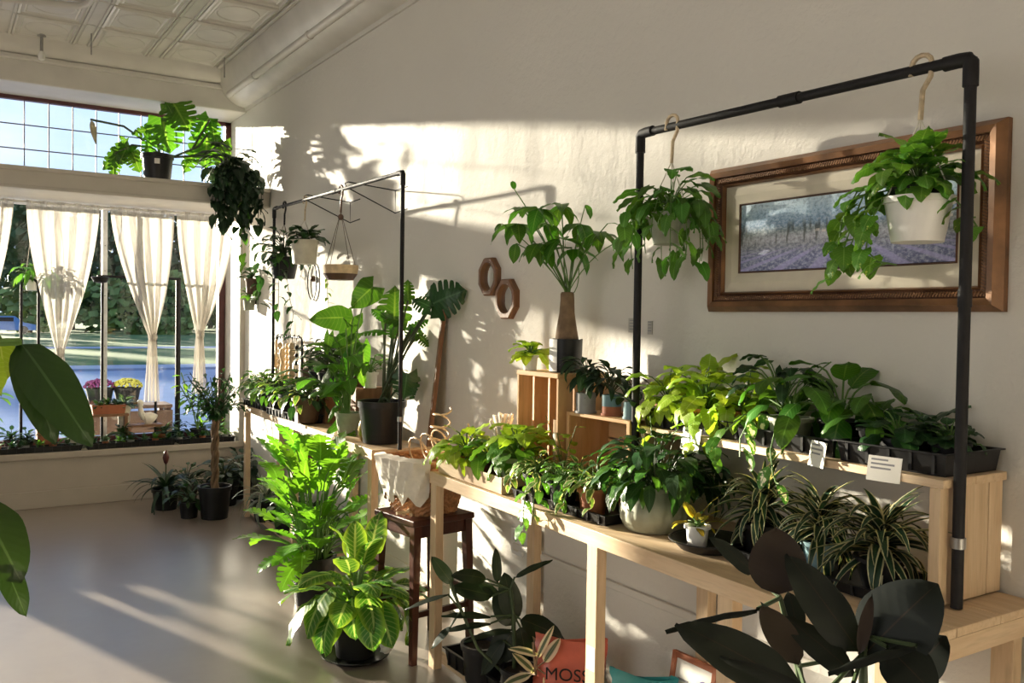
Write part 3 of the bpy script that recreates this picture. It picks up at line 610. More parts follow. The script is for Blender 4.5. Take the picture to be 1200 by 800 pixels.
def hexmirror(y, z, r, lab):
    t = thing('octagonal_mirror', lab, 'mirror', (W, y, z), 'octagonal wooden mirrors'); n = 8; m = MB()
    prof = [(r, .0), (r, .022), (r * .93, .03), (r * .74, .03)]; a0 = pi / 8
    vs = [(-d, q * .92 * math.cos(a0 + 2 * pi * k / n), q * 1.0 * math.sin(a0 + 2 * pi * k / n)) for q, d in prof[:4] for k in range(n)]
    fs = [(i * n + k, i * n + (k + 1) % n, i * n + n + (k + 1) % n, i * n + n + k) for i in range(3) for k in range(n)]; m.add(vs, fs); m.build('frame', M['midwood'], t)
    m = MB(); n = 28; q8 = lambda a: math.cos(pi / 8) / math.cos(((a - a0) % (pi / 4)) - pi / 8)
    vs = [(-.03, .74 * r * q8(2 * pi * k / n) * .92 * math.cos(2 * pi * k / n), .74 * r * q8(2 * pi * k / n) * math.sin(2 * pi * k / n)) for k in range(n)] + [(-d, q * r * .95 * math.cos(2 * pi * k / n), q * r * math.sin(2 * pi * k / n)) for q, d in ((.69, .03), (.64, .016), (.63, .006)) for k in range(n)]
    fs = [(i * n + k, i * n + (k + 1) % n, i * n + n + (k + 1) % n, i * n + n + k) for i in range(3) for k in range(n)]; m.add(vs, fs).build('inner_bevel', M['midwood'], t, True)
    MB().add([(-.008, r * .635 * .95 * math.cos(2 * pi * k / n), r * .635 * math.sin(2 * pi * k / n)) for k in range(n)], [tuple(range(n))]).build('mirror_glass', M['mirror'], t)
hexmirror(3.665, 1.706, .098, 'left and higher octagonal mirror in a brown wooden frame'); hexmirror(3.505, 1.598, .10, 'right and lower octagonal mirror in a brown wooden frame')
M['notep'] = plain('grey_note_paper', (.46, .44, .40), .8)
for y0, y1, z0, z1, lab in ((2.60, 2.65, 1.46, 1.515, 'small white note taped to the wall left of the pole'), (2.515, 2.54, 1.455, 1.505, 'narrow grey note taped to the wall right of the pole')):
    r = thing('wall_note', lab, 'note', (W - .002, (y0 + y1) / 2, z0)); d = (y1 - y0) / 2; MB().box(-.002, .001, -d, d, 0, z1 - z0).build('paper', M['notep'], r)
    m = MB()
    for k in range(4): m.box(-.0028, -.0021, -d * .7, d * .7, .012 + k * .011, .015 + k * .011)
    m.build('printing', M['ink'], r)
t = thing('wall_outlet', 'white wall outlet plate under the near bench', 'outlet', (W, 3.40, .43)); MB().box(-.012, .001, -.045, .045, 0, .12).build('plate', M['white'], t, bev=.003)
for z in (.035, .085): MB().box(-.016, -.012, -.018, .018, z - .016, z + .016).build('socket', M['cream'], t)
# ------------------------------------------------------------------ benches
def fx(y): return 1.788 + .0456 * (y - 3.365)
def strip(y0, y1, a, b, z0, z1): return MB().hexa([(fx(y0) + a, y0), (b if b > 1 else fx(y0) + b, y0), (b if b > 1 else fx(y1) + b, y1), (fx(y1) + a, y1)], z0, z1)
WB = W - .012
def bench(lab, y0, y1, legs, backlegs, planks):
    r = thing('display_bench', lab, 'bench', (0, 0, 0), 'pine plant benches along the wall')
    for k in range(planks):
        f0, f1 = k / planks, (k + 1) / planks; q = []
        for y in (y0, y1): a = fx(y) + .012; q.append((a + (WB - a) * f0 + .0015, a + (WB - a) * f1 - .0015))
        MB().hexa([(q[0][0], y0), (q[0][1], y0), (q[1][1], y1), (q[1][0], y1)], .822, .843).build('plank', M['piney'], r, bev=.002)
    strip(y0, y1, 0, .018, .795, .845).build('front_rail', M['piney'], r, bev=.002)
    strip(y0, y0 + .02, .018, WB, .775, .822).build('end_rail', M['pinex'], r); strip(y1 - .02, y1, .018, WB, .775, .822).build('end_rail', M['pinex'], r)
    for y in legs: strip(y, y + .055, .004, .042, 0, .795).build('leg', M['pinez'], r, bev=.002)
    for y in backlegs: MB().box(WB - .045, WB - .005, y, y + .055, 0, .822).build('leg', M['pinez'], r, bev=.002)
    strip(y0, y1, .042, .060, .02, .062).build('lower_rail', M['piney'], r, bev=.002)
    for y in backlegs: strip(y, y + .045, .060, WB - .05, .025, .045).build('cross_slat', M['pinex'], r)
    return r
bench('long pine bench in the foreground holding plants and crates', 1.10, 3.42, (1.12, 1.60, 2.19, 3.362), (1.14, 2.15, 3.19), 3)
bench('pine bench by the window corner under the leafy monstera', 4.10, 6.72, (4.11, 5.45, 6.66), (4.13, 5.2, 6.62), 3)
# riser shelf on the near bench
r = thing('riser_shelf', 'low pine riser along the wall with black plant trays', 'shelf', (0, 0, .845))
def rx(y): return 1.955 + .066 * (y - 1.19)
for k in range(2):
    q = [(rx(y) + (WB - rx(y)) * k / 2 + .001, rx(y) + (WB - rx(y)) * (k + 1) / 2 - .001) for y in (1.19, 2.335)]
    MB().hexa([(q[0][0], 1.19), (q[0][1], 1.19), (q[1][1], 2.335), (q[1][0], 2.335)], .279, .30).build('plank', M['piney'], r, bev=.002)
for x0, x1 in ((1.995, 2.165), (2.168, WB)): MB().box(x0, x1, 1.20, 1.218, .002, .279).build('end_panel', M['pinez'], r, bev=.002)
MB().box(1.957, 1.993, 1.197, 1.225, .002, .279).build('post', M['pinez'], r, bev=.002)
MB().box(2.03, WB, 2.312, 2.33, .002, .279).build('end_panel', M['pinez'], r, bev=.002)
# crates
def crate_tall(x0, x1, y0, y1, z0, z1):
    r = thing('wooden_crate', 'tall slatted crate standing on end under the money tree', 'crate', (x0, y0, z0), 'pine crates on the near bench'); dx, dy, dz = x1 - x0, y1 - y0, z1 - z0
    MB().box(0, dx, 0, dy, dz - .018, dz).build('end_board', M['cratey'], r, bev=.002); MB().box(0, dx, 0, dy, 0, .018).build('end_board', M['cratey'], r, bev=.002)
    for k in range(3):
        a, b = dx * k / 3 + .004, dx * (k + 1) / 3 - .004
        for q in (0, dy - .012): MB().box(a, b, q, q + .012, .018, dz - .018).build('slat', M['cratez'], r, bev=.0015)
    for k in range(3):
        a, b = .012 + (dy - .024) * k / 3 + .004, .012 + (dy - .024) * (k + 1) / 3 - .004
        MB().box(dx - .012, dx, a, b, .018, dz - .018).build('slat', M['cratez'], r, bev=.0015)
    return r
crate_tall(1.975, 2.205, 2.745, 3.03, .845, 1.30)
def crate_low(x0, x1, y0, y1, z0, z1):
    r = thing('wooden_crate', 'low crate lying sideways with striped ceramic pots on top', 'crate', (x0, y0, z0), 'pine crates on the near bench'); dx, dy, dz = x1 - x0, y1 - y0, z1 - z0
    MB().box(0, dx, 0, .018, 0, dz).build('end_board', M['cratez'], r, bev=.002); MB().box(0, dx, dy - .018, dy, 0, dz).build('end_board', M['cratez'], r, bev=.002)
    for k in range(3):
        a, b = dx * k / 3 + .002, dx * (k + 1) / 3 - .002
        MB().box(a, b, .018, dy - .018, 0, .012).build('slat', M['cratey'], r, bev=.0015); MB().box(a, b, .0, dy, dz - .012, dz).build('slat', M['cratey'], r, bev=.0015)
        a, b = .012 + (dz - .024) * k / 3 + .003, .012 + (dz - .024) * (k + 1) / 3 - .003
        MB().box(dx - .012, dx, .018, dy - .018, a, b).build('slat', M['cratey'], r, bev=.0015)
    MB().box(.1, dx - .012, .12, .135, .012, dz - .012).build('divider', M['cratez'], r)
    return r
crate_low(2.01, 2.215, 2.365, 2.735, .845, 1.158)
t = thing('cardboard_tube', 'tan cardboard tube with a white label inside the tall crate', 'tube', (2.06, 2.83, .865)); MB().lathe([(.034, 0), (.034, .25), (.030, .25), (.030, .24), (.0001, .24)], 18).build('tube', M['cardboard'], t, True); MB().lathe([(.0346, .16), (.0346, .20)], 18).build('label', M['card'], t, True)
t = thing('shipping_tag', 'small white tag leaning on the low crate', 'tag', (2.002, 2.66, .846)); MB().box(-.008, 0, -.02, .02, 0, .13).build('paper', M['card'], t)
# open tray crate at the bench end
r = thing('tray_crate', 'shallow wooden tray crate at the left end of the near bench', 'crate', (0, 0, .846))
strip(2.83, 3.38, .022, .032, 0, .062).build('board', M['piney'], r, bev=.002); MB().box(2.12, 2.13, 2.83, 3.38, 0, .062).build('board', M['piney'], r, bev=.002)
for y in (2.83, 3.37): strip(y, y + .01, .032, 2.12, 0, .062).build('board', M['pinex'], r, bev=.002)
# ------------------------------------------------------------------ pipe racks
def rack(lab, a, b, z0, z1, foot, rad=.0135, mid=True):
    r = thing('pipe_rack', lab, 'rack', (a[0], a[1], z0), 'black pipe hanging racks'); q = (b[0] - a[0], b[1] - a[1])
    h = z1 - z0; dz = foot
    for nm, o_, zz in (('pole', (0, 0), h), ('pole', q, h + dz)):
        MB().tube([(o_[0], o_[1], 0), (o_[0], o_[1], zz)], rad, 14).build(nm, M['iron'], r, True)
    MB().tube([(0, 0, h), (q[0], q[1], h + dz)], rad, 14).build('crossbar', M['iron'], r, True)
    for o_, zz in (((0, 0), h), (q, h + dz)):
        e = MB(); s = -1 if o_ == (0, 0) else 1; v = Vector((q[0], q[1], 0)).normalized() * s; c = Vector((o_[0], o_[1], zz))
        e.tube([c - v * .065, c - v * .03, c - v * .008 + Vector((0, 0, -.002)), c + Vector((0, 0, -.010)), c + Vector((0, 0, -.03)), c + Vector((0, 0, -.065))], rad * 1.3, 14); e.build('elbow', M['iron'], r, True)
        cl = MB(); cl.tube([(o_[0], o_[1], .14), (o_[0], o_[1], .165)], rad * 1.25, 14)
        cl.build('clamp', M['metal'], r, True)
    if mid:
        v = Vector((q[0], q[1], dz)); c = Vector((0, 0, h)) + v * .45; u = v.normalized()
        MB().tube([c - u * .035, c + u * .035], rad * 1.3, 14).build('coupling', M['iron'], r, True)
        MB().tube([(0 * q[0], 0, .70), (0, 0, .74)], rad * 1.15, 14).build('coupling', M['iron'], r, True)
    return r
rack('black pipe rack clamped to the near bench before the painting', (2.0, 1.177), (2.03, 2.36), .846, 2.118, .026)
rk = rack('black pipe rack on the far bench by the window', (1.95, 4.05), (1.97, 6.12), .846, 2.226, .020, .0105, True)
for x, y, lab in ((2.0, 4.75, 'wire wall bracket on the far rack, nearer the right pole'), (2.0, 5.42, 'wire wall bracket on the far rack, nearer the window')):
    t = thing('wire_bracket', lab, 'bracket', (W, y, 2.24), 'thin wire brackets tying the far rack to the wall'); m = MB()
    m.tube([(0, 0, 0), (W * 0 - .27, .05, .03), (-.29, .05, .02), (-.28, .05, 0), (0, 0, -.13), (0, 0, 0)], .0035, 6); m.tube([(0, -.16, .005), (0, 0, 0)], .0035, 6); m.tube([(0, -.16, -.12), (0, 0, -.13)], .0035, 6)
    m.build('wire', M['iron'], t)
# hanging planters
def hook(root, h, mat, cordmat, rim, n=3, rh=.03, thick=.006):
    m = MB(); pts = [(0, .028, h - .02)] + [(0, .026 * math.cos(a * pi / 6), h + .003 + .022 * math.sin(a * pi / 6)) for a in range(7)] + [(0, -.024, h - .03), (0, -.004, h - .06), (0, 0, h - .13)]
    m.tube(pts, thick, 8).build('rope_hook', M[mat], root, True); m = MB()
    for k in range(n):
        a = 2 * pi * k / n + .6; m.tube([(0, 0, h - .125), (rim[0] * math.cos(a), rim[0] * math.sin(a), rim[1])], .0018, 4)
    m.build('cord', M[cordmat], root)
heart = LS('heart', 'pothos', .82, .9, .25, .04); neon = LS('heart', 'neon', .80, .8, .22, .04)
# near left
r = thing('hanging_plant', 'hanging pothos left of the painting on the near rack', 'hanging plant', (2.018, 2.19, 1.755), 'hanging plants on the pipe racks')
pot(r, .075, .055, .10, 'sage'); hook(r, .395, 'rope', 'cord', (.075, .10))
P_ = Plant(r, 3); hl = LS('heart', 'green', .72, .8, .25, .04)
P_.bush(44, (0, 0, .09), (.06, .17), (.1, 1.3), (.055, .085), hl, tilt=.9, sr=.0018)
for k in range(15):
    a = k * 2 * pi / 15 + .2; h = Vector((math.cos(a), math.sin(a), 0)); rr = .11 + .08 * ((k * 7) % 5) / 5; dp = .06 + .12 * ((k * 3) % 4) / 4
    rr *= (.75 if math.cos(a) > .3 else 1.1); zz = Vector((0, 0, 1))
    P_.vine([h * .05 + zz * .10, h * rr * .7 + zz * .14, h * rr + zz * .07, h * rr * 1.05 + zz * (.07 - dp * .6), h * rr * 1.0 + zz * (.07 - dp)], .042, (.05, .075), hl, .0016, 1.0, h)
P_.done('stem')
# near right
r = thing('hanging_plant', 'trailing pothos in a white hanging pot before the painting', 'hanging plant', (2.0, 1.30, 1.703), 'hanging plants on the pipe racks')
pot(r, .078, .060, .108, 'white'); hook(r, .425, 'rope', 'cord', (.080, .105), thick=.0065)
MB().lathe([(.062, .095), (.070, .128), (.072, .13), (.066, .13), (.062, .115), (.0001, .115)], 20).build('inner_pot', M['black'], r, True)
P_ = Plant(r, 8); hb_ = LS('heart', 'pothos', .85, .8, .25, .04)
P_.bush(70, (0, 0, .11), (.05, .135), (.35, 1.45), (.055, .08), hb_, tilt=.75, sr=.0018)
for pts in ([(-.03, .06, .13), (-.06, .11, .12), (-.08, .13, .04), (-.09, .15, -.04), (-.10, .17, -.09)], [(-.02, .05, .13), (-.03, .12, .10), (-.05, .15, .0), (-.06, .16, -.06)], [(-.05, .04, .13), (-.10, .06, .05), (-.10, .07, -.02), (-.11, .03, -.05), (-.11, -.02, -.06)], [(-.02, .06, .14), (-.04, .14, .14), (-.05, .18, .06), (-.05, .19, -.02)], [(.02, -.06, .12), (.03, -.11, .06), (.03, -.13, .03)]):
    P_.vine(pts, .028, (.045, .07), hb_, .0022, .6, (-.5, .4, 0))
P_.done('lstem' if 'lstem' in M else 'stem')
# far rack hanging plants
r = thing('hanging_plant', 'dark leafy plant hanging nearest the window on the far rack', 'hanging plant', (1.962, 5.88, 1.755), 'hanging plants on the pipe racks')
pot(r, .095, .07, .14, 'black'); hook(r, .49, 'iron', 'dcord', (.095, .14))
P_ = Plant(r, 13); dl = LS('lance', 'dark', .5, .8, .2, .04)
P_.bush(60, (0, 0, .15), (.06, .2), (-.1, 1.2), (.07, .11), dl, tilt=.7); 
for a, dp in ((2.5, .2), (3.3, .15), (4.2, .22)): h = Vector((math.cos(a), math.sin(a), 0)); P_.vine([h * .08 + Vector((0, 0, .14)), h * .16 + Vector((0, 0, .1)), h * .18 + Vector((0, 0, -dp))], .045, (.06, .09), dl)
P_.vine([(0, -.09, .1), (-.02, -.12, .0), (0, -.11, -.12), (.02, -.14, -.24), (0, -.13, -.36), (.03, -.15, -.46)], .05, (.05, .075), LS('heart', 'dark', .5, .5, .2, .04))
P_.done('dstem')
r = thing('hanging_plant', 'small plant in a white hanging pot on the far rack', 'hanging plant', (1.960, 5.48, 1.835), 'hanging plants on the pipe racks')
pot(r, .085, .072, .15, 'cream'); hook(r, .403, 'rope', 'cord', (.085, .15), thick=.005); P_ = Plant(r, 14); P_.bush(34, (0, 0, .14), (.04, .12), (.3, 1.3), (.06, .1), LS('ovate', 'dark', .6), tilt=.6).done('dstem')
r = thing('hanging_plant', 'two-tone woven bowl hanging on brown cords from the far rack', 'hanging plant', (1.955, 4.87, 1.716), 'hanging plants on the pipe racks')
MB().lathe([(.075, 0), (.095, .03), (.098, .036)], 22).build('bowl_base', M['brown'], r, True); MB().lathe([(.098, .036), (.105, .07), (.104, .085), (.096, .085), (.09, .06), (.0001, .06)], 22).build('bowl', M['rattan'], r, True)
hook(r, .516, 'brown', 'dcord', (.1, .085), 4, thick=.006)
MB().ball((0, 0, .36), .018, 6).build('bead', M['brown'], r, True)
P_ = Plant(r, 15); lt = LS('heart', 'hoya', .6, .5, .2, .03); P_.vine([(-.02, .09, .08), (-.03, .12, .05), (-.03, .12, -.08), (-.02, .11, -.2), (-.03, .12, -.26)], .028, (.025, .04), lt, .0015); P_.done('stem', joined=True)
# wall planters by the window
for y, z, h, lab, sd in ((7.36, 1.68, .13, 'small brown wall planter by the window, upper of two', 21), (7.42, 1.55, .10, 'small clear wall planter by the window, lower of two', 22)):
    t = thing('wall_planter', lab, 'planter', (W - .055, y, z), 'wall planters in the corner'); pot(t, .05, .04, h, 'brown' if sd == 21 else 'sage'); Plant(t, sd).bush(26, (0, 0, h), (.03, .09), (.2, 1.3), (.05, .09), LS('lance', 'dark' if sd == 21 else 'green', .5), tilt=.5).done('dstem')
    MB().box(.048, .056, -.02, .02, h * .5, h + .02).build('bracket', M['iron'], t)
t = thing('wire_ornament', 'black wire teardrop ornament with a bead on the wall', 'ornament', (W - .012, 6.06, 1.62)); MB().tube([(0, .1 * math.sin(2 * pi * k / 18) * (1.0 if k < 9 else .75), .13 - .13 * math.cos(2 * pi * k / 18)) for k in range(19)] , .005, 6).build('wire', M['iron'], t); MB().ball((0, -.01, .15), .022, 6).build('bead', M['brown'], t, True)
# ------------------------------------------------------------------ near bench plants
def small(name, label, loc, p, build, stem='stem', joined=False, cat='potted plant', group='potted plants on the near bench'):
    r = potted(name, label, cat, loc, p, group); P_ = Plant(r, abs(hash(label[:12])) % 97 if False else sum(map(ord, label)) % 997); build(P_); P_.done(stem, joined); return r
rnd = LS('round', 'lime', .8, .7, .2, .04); ov = LS('ovate', 'lime', .55, .8, .2, .04)
small('potted_pothos', 'bright pothos in a terracotta pot at the left bench end', (1.885, 3.27, .846), (.055, .042, .085, 'terra'), lambda p: p.bush(30, (0, 0, .08), (.05, .13), (.1, 1.3), (.055, .09), neon, tilt=.6).bush(8, (0, 0, .08), (.1, .15), (0, .5), (.06, .09), neon, az=(2.2, 4.2), tilt=.9))
small('potted_plant', 'leafy green plant in an oxblood pot on the tray crate', (1.91, 3.10, .846), (.05, .042, .08, 'dred'), lambda p: p.bush(24, (0, 0, .075), (.06, .13), (.2, 1.3), (.06, .09), hb_, tilt=.7))
small('potted_plant', 'yellow-green pothos mounded over a round sage pot', (1.905, 2.91, .846), (.075, .05, .125, 'sage'), lambda p: p.bush(16, (0, 0, .12), (.06, .14), (.7, 1.45), (.08, .12), neon, tilt=.9).bush(24, (0, 0, .11), (.06, .15), (-.1, .7), (.07, .10), heart, tilt=.9))
t = thing('dried_bunch', 'pale dried grass bunch at the left bench end', 'dried flowers', (1.99, 3.16, .846)); m = MB(); rd = random.Random(4)
MB().lathe([(.03, 0), (.035, .07), (.02, .12), (.016, .12), (.0001, .1)], 14).build('vase', M['cream'], t, True)
for k in range(60): a = rd.uniform(0, 6.28); q = rd.uniform(.0, .05); h = rd.uniform(.2, .27); m.tube([(0, 0, .1), (q * math.cos(a) * .5, q * math.sin(a) * .5, h * .7), (q * math.cos(a), q * math.sin(a), h)], [.0015, .002, .006], 4)
o = m.build('grass', M['cloth'], t); o['kind'] = 'stuff'
t = thing('twig_trellis', 'thin wooden stick trellis leaning among bench-end pots', 'trellis', (1.94, 3.33, .846)); m = MB(); m.tube([(0, 0, .0), (.02, .06, .2)], .004, 5); m.tube([(0.05, .0, .0), (.02, .06, .2)], .004, 5); m.build('stick', M['rattan'], t)
tray('nursery_tray', 'black tray holding small trailing pots mid near bench', (1.905, 2.50, .846), .22, .55, .035, group='black trays on the near bench')
hy = LS('heart', 'hoya', .62, .7, .25, .04); hg = LS('heart', 'green', .7, .7, .25, .04)
def trail(n, rr, dp, ls, L=(.03, .05), z=.08, out=(-.4, -.2, 0), step=.03):
    def f(p):
        p.bush(22, (0, 0, z), (.03, .09), (.1, 1.3), L, ls, tilt=.6, sr=.0015)
        for k in range(n): 
            a = k * 2 * pi / n + .4; h = Vector((math.cos(a), math.sin(a), 0)); q = rr * p.rd.uniform(.7, 1.1); d_ = dp * p.rd.uniform(.4, 1.1)
            p.vine([h * .03 + Vector((0, 0, z)), h * q * .7 + Vector((0, 0, z + .04)), h * q + Vector((0, 0, z - .01)), h * q * 1.1 + Vector((0, 0, max(.02, z - d_)))], step, L, ls, .0014, .5, h)
    return f
for y, x, mt, ls, lab in ((2.70, 1.86, 'black', hy, 'variegated trailing plant in a black pot, farthest in the mid tray'), (2.58, 1.96, 'brown', hy, 'variegated trailing plant at the wall side of the mid tray'), (2.50, 1.83, 'black', hg, 'green trailing plant in a black pot centred in the mid tray'), (2.37, 1.86, 'terra', hy, 'variegated trailing plant in terracotta at the mid tray front'), (2.30, 1.97, 'terra', hg, 'green trailing plant in terracotta beside the round sage planter')):
    small('trailing_plant', lab, (x, y, .856), (.05, .04, .085, mt), trail(7, .11, .09, ls))
small('trailing_plant', 'upright vine with small pale leaves before the low crate', (1.98, 2.71, .856), (.045, .036, .08, 'black'), lambda p: [p.vine([(0, 0, .08), (dx * .4, dy * .4, .17), (dx, dy, .2 + .03 * k)], .032, (.03, .045), LS('round', 'neon', .75), .0015, .1) for k, (dx, dy) in enumerate(((-.02, .06), (-.05, -.03), (.0, -.08), (-.06, .03)))])
small('trailing_plant', 'strand of pale leaves spilling over the bench front edge', (1.80, 2.60, .856), (.038, .03, .07, 'black'), lambda p: p.vine([(0, 0, .07), (-.05, -.01, .09), (-.085, -.03, .02), (-.09, -.03, -.07), (-.10, -.03, -.1)], .028, (.035, .055), hg, .0015, 1).vine([(0, 0, .07), (-.04, -.05, .1), (-.08, -.08, .03), (-.085, -.09, -.03)], .03, (.04, .055), hy, .0015, 1))
# round sage planter
r = thing('round_planter', 'big round sage planter with bushy dark green plant', 'potted plant', (1.915, 2.13, .846), 'potted plants on the near bench')
m = MB(); n = 72; pr = [(.068, 0), (.085, .012), (.098, .05), (.101, .09), (.094, .125), (.086, .138), (.08, .136), (.082, .12), (.0001, .118)]
# carved leaf relief on the bowl
m.lathe([(.066, 0)] + [(.07 + .033 * math.sin(pi * min(1, (i / 16) * .9 + .12)) , .14 * i / 16) for i in range(17)] + [(.078, .138), (.078, .118), (.0001, .118)], n, (0, 0, 0), lambda a, z: 1 + (.055 * abs(math.sin(a * 9 + (1 if int(a * 9 / pi) % 2 else -1) * z * 26)) if .004 < z < .132 else 0))
m.build('planter', M['sage'], r, True); MB().lathe([(.0001, .121), (.078, .121)], 24).build('soil', M['soil'], r)
P_ = Plant(r, 33); bl = LS('lance', 'dark', .42, 1.0, .25, .05); b2 = LS('heart', 'green', .6, .9, .25, .04)
P_.bush(90, (0, 0, .12), (.07, .19), (.2, 1.5), (.075, .115), bl, tilt=.9, sr=.0016, spread=.05).bush(34, (0, 0, .12), (.08, .17), (.2, 1.1), (.06, .085), b2, tilt=.9, sr=.0016, spread=.04).bush(24, (.02, -.02, .12), (.12, .21), (.1, .7), (.09, .12), bl, az=(-1.2, .6), tilt=1.1)
P_.done('dstem')
# saucer with croton and dracaenas
saucer('plant_saucer', 'black round saucer near the middle bench edge', (1.895, 1.865, .846), .115, .03)
small('potted_croton', 'little yellow croton in a white pot on the black saucer', (1.865, 1.885, .853), (.033, .028, .06, 'white'), lambda p: p.bush(12, (0, 0, .055), (.02, .055), (.1, 1.3), (.045, .07), LS('ovate', 'croton', .42, .6), tilt=.2))
st = LS('strap', 'drac', .17, 1.4, .35, 0)
tray('nursery_tray', 'black tray under the striped dracaenas at the bench end', (1.98, 1.52, .846), .24, .52, .03, group='black trays on the near bench')
def drac(nl, L, z, stalk):
    def f(p):
        p.st.tube([(0, 0, z), (0, 0, z + stalk)], .006, 6)
        p.bush(nl, (0, 0, z + stalk * .5), (.005, .014), (-.1, 1.4), L, st, tilt=.0, sr=.002); p.bush(nl // 2, (0, 0, z + stalk), (.005, .014), (.5, 1.5), L, st, tilt=.0, sr=.002)
        p.bush(nl // 3, (0, 0, z + stalk * .1), (.005, .014), (-.3, .7), L, st, tilt=.0, sr=.002)
    return f
small('potted_dracaena', 'striped dracaena beside the black saucer, leftmost of three', (1.965, 1.73, .856), (.06, .045, .085, 'black'), drac(42, (.12, .17), .08, .07))
small('potted_dracaena', 'striped dracaena in a pale blue pot, middle of three', (1.965, 1.535, .856), (.045, .036, .075, 'blue'), drac(42, (.12, .165), .07, .07))
small('potted_dracaena', 'striped dracaena in a glossy black bowl, rightmost of three', (1.965, 1.355, .856), (.058, .042, .075, 'black'), drac(46, (.14, .19), .07, .06))
# on the crates
r = thing('money_tree', 'money tree with thick trunk on top of the tall crate', 'potted tree', (2.075, 2.83, 1.301)); m = MB()
m.mi = 0; m.lathe([(.058, 0), (.062, .02), (.064, .125), (.064, .13), (.058, .13), (.057, .115), (.0001, .115)], 24); m.build('pot', M['black'], r, True)
MB().add([(q * math.cos(a), q * math.sin(a), z) for z in (.004, .128) for a in [pi * (.62 + .5 * k / 8) for k in range(9)] for q in (.0665,)], [(k, k + 1, k + 10, k + 9) for k in range(8)]).build('sunlit_patch', M['white'], r, True, label='white patch painting sunlight on the black pot side')  # sunlit side of the pot painted on as a white patch
MB().lathe([(.0001, .117), (.057, .117)], 20).build('soil', M['soil'], r)
MB().lathe([(.042, .11), (.046, .13), (.040, .17), (.030, .23), (.027, .28), (.026, .305), (.022, .312), (.0001, .305)], 18, (0, 0, 0), lambda a, z: 1 + .09 * math.sin(a * 5 + z * 40) * math.sin(z * 70)).build('trunk', M['bark'], r, True)
rd = random.Random(12); sb = MB(); ml = LS('lance', 'mon', .46, .8, .22, .03); off = r.location
for cx, cy, cz, rad in [(1.886,2.900,1.872,0.115),(1.916,2.800,1.924,0.100),(2.069,2.869,1.956,0.100),(2.088,2.771,1.876,0.105),(1.927,2.812,1.793,0.100),(1.966,2.740,1.807,0.100),(2.066,2.782,1.777,0.095),(2.075,2.647,1.833,0.095),(2.041,2.920,1.884,0.090),(1.939,2.952,1.943,0.085)]:
    c = Vector((cx, cy, cz)) - off; a = Vector((rd.uniform(-.012, .012), rd.uniform(-.012, .012), .305)); sb.tube(bez(a, a * .6 + c * .4 + Vector((0, 0, .05)), c, 5), .0028, 5, False)
    hz = Vector((c.x, c.y, 0)).normalized() if c.xy.length > .02 else Vector((1, 0, 0)); a0 = math.atan2(hz.y, hz.x)
    for k in range(6):
        aa = a0 + (k - 2.5) * .95; h = Vector((math.cos(aa), math.sin(aa), 0)); e = rd.uniform(-.6, .1); d = h * math.cos(e) + Vector((0, 0, math.sin(e))); l = rad * rd.uniform(.9, 1.35)
        put(r, rd.choice(ml[0]), leaf_matrix(c + d * .006, d, Vector((0, 0, 1)) * math.cos(e) - h * math.sin(e), l, l, l))
sb.tube(bez(Vector((.02, 0, .3)), Vector((.05, -.02, .33)), Vector((.03, -.03, .42)), 5), .002, 5, False); SPM = [((1.875,2.911,2.003),(1.867,2.918,2.052),0.023,(-0.52,-0.81,0.27)),
  ((1.881,2.902,1.796),(1.867,2.908,1.714),0.046,(-0.47,-0.72,0.51)),
  ((1.936,2.866,1.797),(1.956,2.852,1.732),0.033,(-0.48,-0.71,0.51)),
  ((2.071,2.541,1.784),(2.11,2.514,1.714),0.019,(-0.55,-0.66,0.51)),
  ((2.05,2.556,1.855),(2.118,2.513,1.869),0.025,(-0.16,-0.19,0.97)),
  ((1.834,2.934,1.871),(1.795,2.958,1.837),0.023,(-0.39,-0.63,0.67)),
  ((2.105,2.762,1.948),(2.143,2.736,1.896),0.03,(-0.46,-0.59,0.66))]
for b_, t_, w_, n_ in SPM:
    q = Vector(b_) - off; a = Vector((0, 0, .305)); sb.tube(bez(a, a * .55 + q * .45 + Vector((0, 0, .06)), q, 6), .0022, 5, False)
sb.build('stems', M['stem'], r, True); spans(r, SPM, ml)
small('potted_plant', 'chartreuse plant in a small white pot on the tall crate', (2.01, 2.985, 1.301), (.03, .026, .06, 'white'), lambda p: p.bush(16, (0, 0, .055), (.02, .06), (.3, 1.3), (.05, .085), neon, tilt=.6))
def banded(root, r_, h, a, b):
    m = MB(); m.lathe([(r_, 0), (r_, h * .45)], 22); m.build('lower_band', M[b], root, True); m = MB(); m.lathe([(r_ * 1.005, h * .45), (r_, h), (r_ - .006, h), (r_ - .008, h * .85), (.0001, h * .85)], 22); m.build('upper_band', M[a], root, True); MB().lathe([(r_ * 1.12, -.0), (r_ * 1.12, .008), (r_ * .9, .008)], 22).build('saucer', M[b], root, True)
pm_ = LS('lance', 'deep', .34, 1.0, .2, .03)
